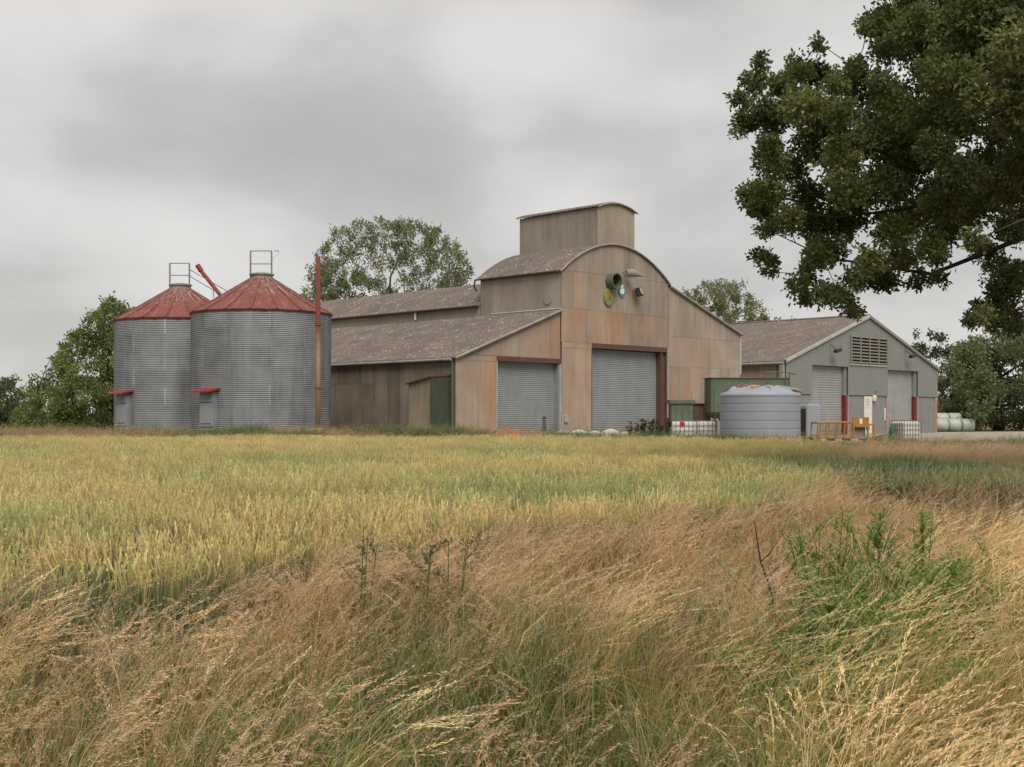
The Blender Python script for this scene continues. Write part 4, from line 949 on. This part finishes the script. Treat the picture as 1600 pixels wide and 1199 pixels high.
make_tree('field_tree','dark hedge bush right behind the shed corner','shrub',(at(1482,650,116)[0],116,GZ),clumps_from_px(116,lambda x:590.,1462,1512,668,50,(9,17),2),0.30,62,RT,.2,rosette=4,shell=.3,up=.1)
rf2 = interp([(1415,560),(1432,520),(1450,516),(1470,520),(1486,545),(1500,580)])
make_tree('field_tree','thin feathery tree rising just behind the grey shed gable','tree',(at(1458,650,135)[0],135,GZ),clumps_from_px(135,rf2,1420,1498,600,34,(6,13),2),0.34,42,[(0.055,0.072,0.033),(0.07,0.088,0.042)],.25,rosette=4,shell=.15,up=.3)
rf4 = interp([(1190,505),(1205,499),(1230,497),(1260,505)])
make_tree('field_tree','far dark treetop just above the shed roof','tree',(at(1222,650,170)[0],170,GZ),clumps_from_px(170,rf4,1192,1262,540,20,(6,11),2),0.4,60,RT,.3,rosette=4,shell=.3,up=.1)
# far hedgerow along the horizon
hc = []
for x in np.arange(-420, 420, 5.0):
    Y = 330+25*math.sin(x*.013)+rng.normal()*3; r = rng.uniform(2.2,4.2)
    hc.append((x,Y,r*.75+GZ,r)); 
    if rng.random()<.2: hc.append((x,Y,r*1.8,r*.9))
V=[];Cc=[];Dd=[]
for x,y,z,r in hc:
    n=int(14*r*r); d=rng.normal(size=(n,3)); d/=np.linalg.norm(d,axis=1,keepdims=True); V.append(np.array([x,y,z])+d*r*rng.uniform(.5,1.05,(n,1))); Dd.append(d+rng.normal(size=(n,3))*.6)
    Cc.append(np.array(RT[0])*rng.uniform(.8,1.4,(n,1)))
V=np.concatenate(V);ok=V[:,2]>GZ
vv,ff=leaves(V[ok],np.concatenate(Dd)[ok],1.0,.8); o=link(bpy.data.objects.new('far_hedgerow',np_mesh('far_hedgerow',vv,ff,MT['leaf'],np.repeat(np.concatenate(Cc)[ok],4,0)))); tag(o,'far dark hedgerow along the horizon behind the farm','hedgerow',kind='stuff')

# ------------------------------------------------------------------ grasses and wheat
class TB:                                            # tuft builder with point colours, quads only
    def __init__(s): s.v=[]; s.f=[]; s.c=[]
    def ribbon(s, pts, wid, cols, side):
        b=len(s.v); n=len(pts)
        for i,p in enumerate(pts):
            w=wid[i]*.5
            s.v.append(p-side*w); s.v.append(p+side*w); s.c += [cols[i],cols[i]]
        for i in range(n-1): s.f.append((b+2*i,b+2*i+1,b+2*i+3,b+2*i+2))
    def diamond(s, p, d, side, l_, w, c):
        b=len(s.v); s.v += [p, p+d*l_*.45+side*w*.5, p+d*l_, p+d*l_*.45-side*w*.5]; s.c += [c]*4; s.f.append((b,b+1,b+2,b+3))
    def mesh(s, name): return np_mesh(name, np.array(s.v), np.array(s.f), MT['grass'], np.array(s.c))
def lerp(a,b,t): return np.array(a)*(1-t)+np.array(b)*t
def vcol(c,a=.18): return np.array(c)*random.uniform(1-a,1+a)
def unit(v): return v/np.linalg.norm(v)
def stem_curve(base, H_, lean, droop, az, n=7):
    d = np.array([math.cos(az), math.sin(az), 0.]); out=[]
    for i in range(n):
        t=i/(n-1); out.append(base + np.array([0,0,1.])*H_*(t-.5*droop*t**4 - .18*lean*t*t) + d*H_*(lean*t*t*.8+ droop*.55*t**4))
    return out, d
def dry_tuft(nst, nbl, spread, H0, H1, lean, droop, c_lo, c_hi, c_head, nspk, spk_l, spk_w, hang, bl_cols, bl_h=(.3,.7), width=.0032, az_sd=.45, dense=False, head=.26):
    T=TB()
    for _ in range(nst):
        r=spread*math.sqrt(random.random()); a=random.uniform(0,6.283); base=np.array([r*math.cos(a),r*math.sin(a),0.])
        H_=random.uniform(H0,H1); az=random.gauss(0,az_sd); ln=lean*random.uniform(.6,1.35); dr=droop*random.uniform(.4,1.5)
        pts,d=stem_curve(base,H_,ln,dr,az,9); sd=np.array([math.cos(a*3),math.sin(a*3),0.])
        lo,hi=vcol(c_lo),vcol(c_hi); n=len(pts)
        T.ribbon(pts,[width*(1-.6*i/(n-1)) for i in range(n)],[lerp(lo,hi,min(1,1.3*i/(n-1))) for i in range(n)],sd)
        hc_=vcol(c_head,.22)
        for k in range(nspk):
            f_=(k+random.random())/nspk; t=1-head+head*f_; u_=min(t,.999)*(n-1); i=min(int(u_),n-2); p=lerp(pts[i],pts[i+1],u_-i); tan=unit(pts[i+1]-pts[i])
            rd=np.random.normal(size=3); rd[2]*=.5; rd=unit(rd)
            if dense: dd=unit(tan+rd*.32); q=p+rd*.003
            else:
                br=hang*(.2+.8*random.random())*(1-.8*f_); q=p+tan*br*.9+rd*br*.35+d*br*.25+np.array([0,0,-.25*br]); dd=unit(tan+d*.35+rd*.38+np.array([0,0,-.3]))
                if br>.03 and random.random()<.4: T.ribbon([p,(p+q)/2+tan*.01,q],[.0012,.001,.0008],[hi,hi,hc_],sd)
            s_=unit(np.cross(dd,np.random.normal(size=3))); T.diamond(q,dd,s_,spk_l*random.uniform(.7,1.3),spk_w*random.uniform(.7,1.3),hc_*random.uniform(.8,1.2))
    for _ in range(nbl):
        r=spread*1.25*math.sqrt(random.random()); a=random.uniform(0,6.283); base=np.array([r*math.cos(a),r*math.sin(a),0.]); az=random.uniform(0,6.283) if random.random()<.45 else random.gauss(0,.8)
        pts,d=stem_curve(base,random.uniform(*bl_h),random.uniform(.1,.9),random.uniform(0,1.1),az,6); c=vcol(random.choice(bl_cols),.25); w=random.uniform(.0035,.0085)
        T.ribbon(pts,[w*.8,w,w,w*.85,w*.5,w*.1],[c*.9,c,c,c*1.05,c*1.15,c*1.2],np.array([-d[1],d[0],0.]))
    return T.mesh('tuft')
def green_tuft(nb, spread, H0, H1, c_lo, c_hi, w=.007, lean=.5):
    T=TB()
    for _ in range(nb):
        r=spread*math.sqrt(random.random()); a=random.uniform(0,6.283); base=np.array([r*math.cos(a),r*math.sin(a),0.]); az=random.uniform(0,6.283) if random.random()<.5 else random.gauss(0,.7)
        pts,d=stem_curve(base,random.uniform(H0,H1),lean*random.uniform(.3,1.6),random.uniform(0,.7),az,5); lo,hi=vcol(c_lo,.25),vcol(c_hi,.25)
        T.ribbon(pts,[w*.7,w,w*.9,w*.6,w*.1],[lerp(lo,hi,i/4) for i in range(5)],np.array([-d[1],d[0],0.]))
    return T.mesh('tuft')
def wheat_tuft(nst, spread, H0, H1, c_st, c_leaf, c_ear):
    T=TB()
    for _ in range(nst):
        base=np.array([random.uniform(-spread,spread),random.uniform(-spread,spread),0.]); H_=random.uniform(H0,H1); az=random.gauss(.2,1.2)
        pts,d=stem_curve(base,H_,random.uniform(.0,.12),random.uniform(0,.10),az,4); a=random.uniform(0,6.283); sd=np.array([math.cos(a),math.sin(a),0.])
        st=vcol(c_st); T.ribbon(pts,[.0045,.0045,.004,.003],[st*.9,st,st,lerp(st,c_ear,.6)],sd)
        tan=unit(pts[-1]-pts[-2]+d*random.uniform(0,.35)*H_*.25); p=pts[-1]; ec=vcol(c_ear,.2); l_=random.uniform(.07,.095); w=random.uniform(.015,.020)
        s1=unit(np.cross(tan,np.array([math.cos(a),math.sin(a),.1]))); s2=np.cross(tan,s1)
        T.ribbon([p-tan*.004,p+tan*l_*.5,p+tan*l_*.97],[w*.35,w*.5,w*.2],[ec*.8,ec*.85,ec],s1)
        for k in range(11):
            sg=(-1)**k; s_=(s1 if k%3 else s2); q=p+tan*l_*(k/11.5); dd=unit(tan+s_*sg*.38); T.diamond(q,dd,np.cross(dd,s_) if k%2 else s_,.019,.0085,ec*random.uniform(.82,1.2))
        for k in range(2):
            t=random.uniform(.15,.62); u_=t*3; i=min(2,int(u_)); q=lerp(pts[i],pts[i+1],u_-i); a2=random.uniform(0,6.283); o=np.array([math.cos(a2),math.sin(a2),0.]); c=vcol(c_leaf,.25); ll=random.uniform(.10,.18)
            T.ribbon([q,q+o*ll*.3+np.array([0,0,ll*.6]),q+o*ll*.8+np.array([0,0,ll*.6]),q+o*ll*1.1+np.array([0,0,ll*.15])],[.005,.009,.007,.001],[c,c,c,c*1.2],np.array([-o[1],o[0],0.]))
    return T.mesh('tuft')

def scatter(name, label, cat, meshes, P, rot, scl, idx, tint):
    """one object whose vertices carry the plants (geometry nodes)"""
    n=len(P); me=bpy.data.meshes.new(name); me.vertices.add(n); me.vertices.foreach_set('co',np.asarray(P,np.float32).ravel())
    def att(nm,ty,arr,key): a=me.attributes.new(nm,ty,'POINT'); a.data.foreach_set(key,np.ascontiguousarray(arr).ravel())
    att('rot','FLOAT_VECTOR',np.asarray(rot,np.float32),'vector'); att('scl','FLOAT_VECTOR',np.asarray(scl,np.float32),'vector'); att('idx','INT',np.asarray(idx,np.int32),'value')
    c=np.ones((n,4),np.float32); c[:,:3]=tint; att('tint','FLOAT_COLOR',c,'color'); me.update()
    coll=bpy.data.collections.new(name+'_source')
    for i,m_ in enumerate(meshes): coll.objects.link(bpy.data.objects.new('%s_%02d'%(name,i),m_))
    ng=bpy.data.node_groups.new(name,'GeometryNodeTree'); ng.interface.new_socket('Geometry',in_out='INPUT',socket_type='NodeSocketGeometry'); ng.interface.new_socket('Geometry',in_out='OUTPUT',socket_type='NodeSocketGeometry')
    A=lambda ty:ng.nodes.new(ty); gi=A('NodeGroupInput'); go=A('NodeGroupOutput'); ip=A('GeometryNodeInstanceOnPoints'); ci=A('GeometryNodeCollectionInfo')
    ci.inputs['Collection'].default_value=coll; ci.inputs['Separate Children'].default_value=True; ci.inputs['Reset Children'].default_value=True
    def na(nm,ty): q=A('GeometryNodeInputNamedAttribute'); q.data_type=ty; q.inputs['Name'].default_value=nm; return q.outputs['Attribute']
    lk=ng.links.new; lk(gi.outputs[0],ip.inputs['Points']); lk(ci.outputs[0],ip.inputs['Instance']); ip.inputs['Pick Instance'].default_value=True
    lk(na('idx','INT'),ip.inputs['Instance Index'])
    er=A('FunctionNodeEulerToRotation'); lk(na('rot','FLOAT_VECTOR'),er.inputs[0]); lk(er.outputs[0],ip.inputs['Rotation']); lk(na('scl','FLOAT_VECTOR'),ip.inputs['Scale']); lk(ip.outputs[0],go.inputs[0])
    o=link(bpy.data.objects.new(name,me)); md=o.modifiers.new('scatter','NODES'); md.node_group=ng
    tag(o,label,cat,kind='stuff'); return o

# smooth value noise for patchiness
_tab=np.random.default_rng(5).random((64,64))
def vnoise(x,y,s):
    x=np.asarray(x)/s+100; y=np.asarray(y)/s+100; i=np.floor(x).astype(int); j=np.floor(y).astype(int); fx=x-i; fy=y-j; fx=fx*fx*(3-2*fx); fy=fy*fy*(3-2*fy)
    g_=lambda a,b_:_tab[a%64,b_%64]
    return (g_(i,j)*(1-fx)+g_(i+1,j)*fx)*(1-fy)+(g_(i,j+1)*(1-fx)+g_(i+1,j+1)*fx)*fy
EDGE=[(-40,-8),(-6,3.6),(-3,5.6),(-1,8.0),(1.2,10.6),(3.4,14.4),(4.8,18.5),(6.6,24),(9.6,36),(12,49)]
def edgeY(x): return np.interp(x,[p[0] for p in EDGE],[p[1] for p in EDGE])
def tint_of(n,base=(1,1,1),var=.12): return np.array(base)*(1+rng.normal(size=(n,1))*var).clip(.6,1.5)*(1+rng.normal(size=(n,3))*.03)

# wheat
n=52000; X=rng.uniform(-34,18,n); Y=rng.uniform(3,47.5,n)
ok=(np.abs(X)<.50*Y+3)&((Y>edgeY(X)+vnoise(X,Y,1.3)*1.3-.2)|(np.hypot((X-6.6)/1.9,(Y-20.5)/3.6)<.75+.5*vnoise(X,Y,.9)))&(Y<np.interp(X,[5,10.5],[47.5,37])+vnoise(X,Y,2)*1.5); X,Y=X[ok],Y[ok]
keep=rng.random(len(X))<np.clip(1.25-Y/70,.5,1)*.62; X,Y=X[keep],Y[keep]; n=len(X)
wh=[wheat_tuft(34,.21,.66,.80,(0.165,0.18,0.09),(0.13,0.16,0.085),(0.70,0.605,0.31)) for _ in range(4)]+[wheat_tuft(34,.21,.62,.76,(0.13,0.155,0.085),(0.11,0.145,0.085),(0.60,0.575,0.29)) for _ in range(3)]
gr=vnoise(X,Y,3.5)*.6+vnoise(X+50,Y,1.1)*.4
side=np.clip(1.35-np.hypot((X-6.6)/2.3,(Y-20.5)/4.6)+.5*(vnoise(X,Y,1.1)-.5),0,1)        # greener corner by the verge
gr=gr+side*.6
idx=np.where(gr+rng.normal(size=n)*.1>.60,rng.integers(4,7,n),rng.integers(0,4,n))
tn=tint_of(n,(1,1,1),.10); tn*= (1-side[:,None]*np.array([.55,.42,.36]))
dk=np.clip((vnoise(X*.6,Y*1.6,2.6)-.62)*4,0,1); tn*=(1-dk[:,None]*np.array([.22,.12,.15]))
tn*=np.array([1.03,1.02,.96]); scatter('wheat','ripening yellow-green wheat filling the field before the silos and barn','wheat',wh,np.stack([X,Y,ground_z(X,Y)],1),np.stack([rng.normal(size=n)*.05,rng.normal(size=n)*.05,rng.uniform(0,6.28,n)],1),np.repeat((rng.uniform(.90,1.10,n)*(.94+.12*vnoise(X,Y,2.2)))[:,None],3,1),idx,tn)

# dry grass tufts
DRYB=[(0.41,0.29,0.15),(0.33,0.23,0.11),(0.47,0.345,0.185),(0.25,0.215,0.085),(0.16,0.185,0.06),(0.13,0.165,0.05)]
GRB=[(0.14,0.17,0.06),(0.105,0.14,0.045),(0.175,0.19,0.075),(0.30,0.235,0.12)]
GOB=[(0.45,0.35,0.145),(0.38,0.30,0.115),(0.50,0.39,0.18),(0.24,0.24,0.075),(0.18,0.21,0.06)]
oat=[dry_tuft(7,24,.13,.70,1.08,.24,.34,(0.25,0.20,0.09),(0.49,0.365,0.205),(0.60,0.445,0.28),60,.018,.0027,.06,DRYB,head=.27,az_sd=.9) for _ in range(5)]
brown=[dry_tuft(13,20,.12,.60,.96,.20,.25,(0.28,0.185,0.085),(0.49,0.325,0.175),(0.54,0.375,0.235),24,.015,.003,.035,DRYB,bl_h=(.3,.65),head=.2,az_sd=1.2) for _ in range(4)]
gold=[dry_tuft(15,26,.11,.80,1.12,.42,.30,(0.29,0.24,0.085),(0.58,0.445,0.215),(0.72,0.56,0.33),34,.016,.003,.018,GOB,bl_h=(.45,.9),width=.003,az_sd=.3,dense=True,head=.15) for _ in range(5)]
grn=[green_tuft(34,.14,.35,.80,(0.075,0.10,0.03),(0.165,0.20,0.07),.0075,.5) for _ in range(4)]
mix_=[dry_tuft(4,26,.13,.60,.92,.3,.35,(0.12,0.13,0.05),(0.33,0.28,0.15),(0.46,0.37,0.23),34,.013,.0035,.05,GRB,bl_h=(.35,.8),az_sd=1.0) for _ in range(4)]
allm=oat+brown+gold+grn+mix_             # 0-4 oat, 5-8 brown, 9-13 gold, 14-17 green, 18-21 mix
def pick(lo,hi): return rng.integers(lo,hi,n)
ncand=26000; Y=1.5+(rng.random(ncand)**1.35)*44; X=rng.uniform(-1,1,ncand)*(.50*Y+1.8)
dens=1/(1.35*((Y-1.5)/44+1e-4)**(.35/1.35)*1.0); dens=(.50*Y+1.8)*((Y-1.5)/44+.002)**.26       # flatten to even cover per square metre
dens=dens/dens.max(); prob=np.clip(dens*np.where(Y<10,3.6,1.9),0,1)
ok=(rng.random(ncand)<prob)&(Y<edgeY(X)+.3+vnoise(X,Y,.9)*1.6)&~((Y>40)&(X<12))
wd=np.hypot((X-.30*Y-.05)/.62,(Y-6.9)/2.0); ok&=~((wd<1)&(rng.random(ncand)<.72)); ok&=~((np.hypot((X-6.6)/1.9,(Y-20.5)/3.6)<.8)&(rng.random(ncand)<.85))
X,Y=X[ok],Y[ok]
Xe=rng.uniform(-1.6,9,700); Ye=edgeY(Xe)-.6+np.abs(rng.normal(size=700))*1.5; ke=np.abs(Xe)<.5*Ye+1; Xp=-1.75+rng.normal(size=30)*.35; Yp=11.2+rng.normal(size=30)*.7
X=np.concatenate([X,Xe[ke],Xp]); Y=np.concatenate([Y,Ye[ke],Yp]); n=len(X); inw=np.zeros(n,bool); inw[-(ke.sum()+30):]=True
golden=np.clip((X-(.30+.33*(Y-2.9)))/.6,0,1)*np.clip((11-Y)/2,0,1)
greenp=np.clip(1-np.hypot((X-.1)/1.25,(Y-4.2)/2.0),0,1)*1.7+np.clip(1-np.hypot((X+1.5)/.8,(Y-3.0)/.8),0,1)*.8+np.clip(1-np.hypot((X+.35)/.6,(Y-5.9)/1.3),0,1)*1.0
r=rng.random(n); pn=vnoise(X,Y,.55)
idx=np.where(pn>.45,pick(0,5),pick(5,9))
idx=np.where((Y>8)&(rng.random(n)<.6),pick(5,9),idx)
idx=np.where(r<golden*.9,pick(9,14),idx)
idx=np.where((golden<.3)&(vnoise(X+9,Y,.6)>.66)&(Y<6.5)&(r<.8),pick(9,14),idx)
r2=rng.random(n); gp=np.clip(.33+greenp*.9+np.clip(vnoise(X+30,Y+7,.5)-.62,0,1)*1.5,0,.85)*(1-.65*golden)*np.where(Y>9,.35,1)
idx=np.where(r2<gp,np.where(rng.random(n)<.5,pick(14,18),pick(18,22)),idx)
idx=np.where(inw,np.where(rng.random(n)<.6,pick(0,5),pick(5,9)),idx)
hf_=vnoise(X,Y,.75)*.6+vnoise(X+20,Y,.33)*.4; sc=rng.uniform(.88,1.06,n)*(.56+.70*hf_)*(1-.12*np.clip(greenp,0,1)); sc=np.where(inw,rng.uniform(.88,1.08,n),np.clip(sc,.5,1.08))
tn=tint_of(n,(1.2,1.18,1.14),.14); tn*=(.86+.28*vnoise(X-7,Y,.8))[:,None]; red=np.clip((X-.28*Y)/4,0,1)*np.clip((Y-11)/6,0,1); tn*=1-red[:,None]*np.array([.12,.10,-.04])
wind=vnoise(X+3,Y+3,1.6)-.5
scatter('verge_grass','tall dry tan grass leaning in the wind on the verge before the wheat','grass',allm,np.stack([X,Y,ground_z(X,Y)],1),np.stack([rng.normal(size=n)*.08,.04+.22*wind+rng.normal(size=n)*.09,rng.normal(size=n)*.65+wind*1.6],1),np.stack([sc,sc,sc],1),idx,tn)

# rough grass strip round the buildings
n=9000; X=rng.uniform(-40,34,n); Y=rng.uniform(47.5,58,n)
ok=(~((X>12)&(Y>51)))&~((Y>55.0)&(X>3.5)); X,Y=X[ok],Y[ok]
X2=rng.uniform(-70,-18,3500); Y2=rng.uniform(58,84,3500); X3=rng.uniform(13,60,2500); Y3=rng.uniform(45,64,2500)
k3=(Y3<56+.3*(X3-13)); X3,Y3=X3[k3],Y3[k3]
wl=np.array([-2.8,62.0]); tv=rng.uniform(0.3,16,500); ov=rng.uniform(.15,2.0,500); X4=wl[0]-.7117*tv-.7025*ov; Y4=wl[1]+.7025*tv-.7117*ov
X5=rng.uniform(5,18,1500); Y5=rng.uniform(35.5,51,1500); k5=Y5>np.interp(X5,[5,10.5],[47.5,37]); X5,Y5=X5[k5],Y5[k5]
X=np.concatenate([X,X2,X3,X4,X5]); Y=np.concatenate([Y,Y2,Y3,Y4,Y5]); n=len(X)
pn=vnoise(X,Y,3.0); idx=np.where(pn>.55,pick(5,9),np.where(rng.random(n)<.6,pick(14,18),pick(18,22)))
s1=rng.uniform(.55,.95,n); s1=np.where((Y<58)&(X<14),rng.uniform(.6,.9,n)*np.where((idx>13)&(idx<18),1.3,1)*np.where(X>-1,1.05,1.3)*(.85+.4*vnoise(X,Y,1.7)),s1); s1=np.where((X>5)&(Y<52),rng.uniform(.45,.72,n),s1); tn=tint_of(n,(1,1,1),.15)
scatter('rough_grass','rough green and tan grass growing round the silos, barn and yard edge','grass',allm,np.stack([X,Y,ground_z(X,Y)],1),np.stack([rng.normal(size=n)*.1,rng.normal(size=n)*.1,rng.normal(size=n)*1.2],1),np.stack([s1*1.9,s1*1.9,s1],1),idx,tn)

# ------------------------------------------------------------------ single plants on the verge
def weed(name, px, Y, H_, nst, cols, label, cat, group, leaf=.036, bushy=1.0, seed=0, lean=.06):
    r_=np.random.default_rng(seed); x=(px-800)/F*Y; t=empty(name,(x,Y,float(ground_z(x,Y)))); tag(t,label,cat,group)
    mb=MB(); P=[];D_=[];C=[]
    for s in range(nst):
        a=r_.uniform(0,6.28); hh=H_*r_.uniform(.72,1.0); sp=.24*bushy*r_.random(); q0=np.array([sp*.5*math.cos(a),sp*.5*math.sin(a),0]); q1=np.array([sp*2*math.cos(a)+lean,sp*2*math.sin(a),hh])
        mid=(q0+q1)/2+np.array([.02,0,.02]); mb.tube([tuple(q0),tuple(mid),tuple(q1)],[.006,.005,.002],5)
        k=int(95*hh*bushy)
        tt=r_.uniform(.12,1.0,k); pts=q0+(q1-q0)*tt[:,None]; az=r_.uniform(0,6.28,k); dd=np.stack([np.cos(az),np.sin(az),r_.uniform(.1,.9,k)],1)
        P.append(pts+dd*.01); D_.append(dd); C.append(np.array(cols)[r_.integers(0,len(cols),k)]*r_.uniform(.75,1.25,(k,1))*(.9+.2*tt[:,None]))
        # side shoots
        for _ in range(int(8*bushy)):
            u_=r_.uniform(.35,.95); b0=q0+(q1-q0)*u_; a2=r_.uniform(0,6.28); e_=b0+np.array([math.cos(a2),math.sin(a2),1.1])*r_.uniform(.05,.13)
            mb.tube([tuple(b0),tuple(e_)],[.003,.001],4); kk=22; tt=r_.uniform(.1,1,kk); az=r_.uniform(0,6.28,kk)
            P.append(b0+(e_-b0)*tt[:,None]); D_.append(np.stack([np.cos(az),np.sin(az),r_.uniform(.2,1,kk)],1)); C.append(np.array(cols)[r_.integers(0,len(cols),kk)]*r_.uniform(.8,1.3,(kk,1)))
    V_,Fq=leaves(np.concatenate(P),np.concatenate(D_),leaf,leaf*.30,.1)
    link(bpy.data.objects.new('leaves',np_mesh('leaves',V_,Fq,MT['leaf'],np.repeat(np.concatenate(C),4,0))),t)
    mb.build('stems',mat_stem,t); return t
mat_stem=mat_simple('green_stem',(0.09,0.11,0.035),.8)
GC=[(0.25,0.33,0.10),(0.31,0.39,0.125),(0.20,0.275,0.08)]
for i,(px,Y,H_,b_) in enumerate(((1285,8.2,1.0,.7),(1266,8.4,.88,.6),(1312,8.4,.9,.8),(1362,8.8,.96,.6),(1432,8.7,.98,.6),(1335,7.6,.70,1.2),(1375,7.4,.68,1.3),(1410,7.7,.72,1.2),(1300,7.2,.68,1.2),(1345,6.9,.58,1.3),(1395,7.0,.60,1.3),(1320,6.5,.52,1.2),(1445,7.9,.72,1.1),(1485,8.4,.74,.8),(1275,6.9,.52,1.0),(1420,6.6,.45,1.2),(1365,6.3,.42,1.2),(1460,7.2,.56,1.0),(1240,6.4,.42,1.1),(1290,6.0,.40,1.2),(1335,5.7,.38,1.2),(1500,7.6,.6,1.0),(1390,5.9,.40,1.2),(1350,8.0,.66,1.0),(1395,8.3,.7,1.0))):
    weed('green_weed',px,Y,H_,8,GC,('tall bright green spire weed rising above the green clump on the verge' if H_>.85 else 'low bright green leafy weed inside the green clump on the verge'),'plant','bright green weeds on the verge',seed=100+i,bushy=b_)
weed('green_weed',1078,7.0,.74,2,GC,'single slim green weed standing alone in the tan grass','plant',None,seed=150,bushy=.6)
DK=[(0.15,0.15,0.07),(0.20,0.155,0.085),(0.22,0.16,0.09)]
for i,(px,Y,H_) in enumerate(((548,7.4,.98),(690,7.2,.94),(640,6.8,.88))):
    weed('seeding_weed',px,Y,H_,3,DK,'dark green weed with brown seed heads at the wheat edge','plant','dark seeding weeds at the wheat edge',seed=170+i,leaf=.035,bushy=.4)
DOCK=[(0.10,0.065,0.045),(0.13,0.08,0.05),(0.09,0.09,0.045)]
for i,px in enumerate((990,1003,1018,1031,1042)):
    weed('dock_weed',px,54.0+.5*(i%2),1.15+.12*(i%3),5,DOCK,'dark reddish-brown seeding dock before the big shutter','plant','dock weeds before the big shutter',seed=190+i,leaf=.10,bushy=.75)
# bare dead stem
x=(1213-800)/F*7.4; t=empty('dead_stem',(x,7.4,0)); tag(t,'bare dark branching dead stem standing before the green weeds','plant')
mb=MB(); mb.tube([(.02,0,0),(.0,0,.35),(-.02,.01,.52),(-.09,.02,.72),(-.115,.02,.88),(-.13,.02,.97)],[.011,.010,.008,.006,.004,.002],6)
for a,b_ in (((-.02,.01,.52),(.16,.05,.78)),((-.09,.02,.72),(.02,-.03,.88)),((.0,0,.38),(-.2,.02,.6)),((-.06,.015,.63),(.10,.0,.80)),((.0,0,.30),(.22,.1,.52))):
    a_,e_=np.array(a),np.array(b_); m_=(a_+e_)/2+np.array([0,0,-.02]); mb.tube([a,tuple(m_),b_],[.005,.0035,.0015],5)
mb.build('branches',MT['bark'],t)
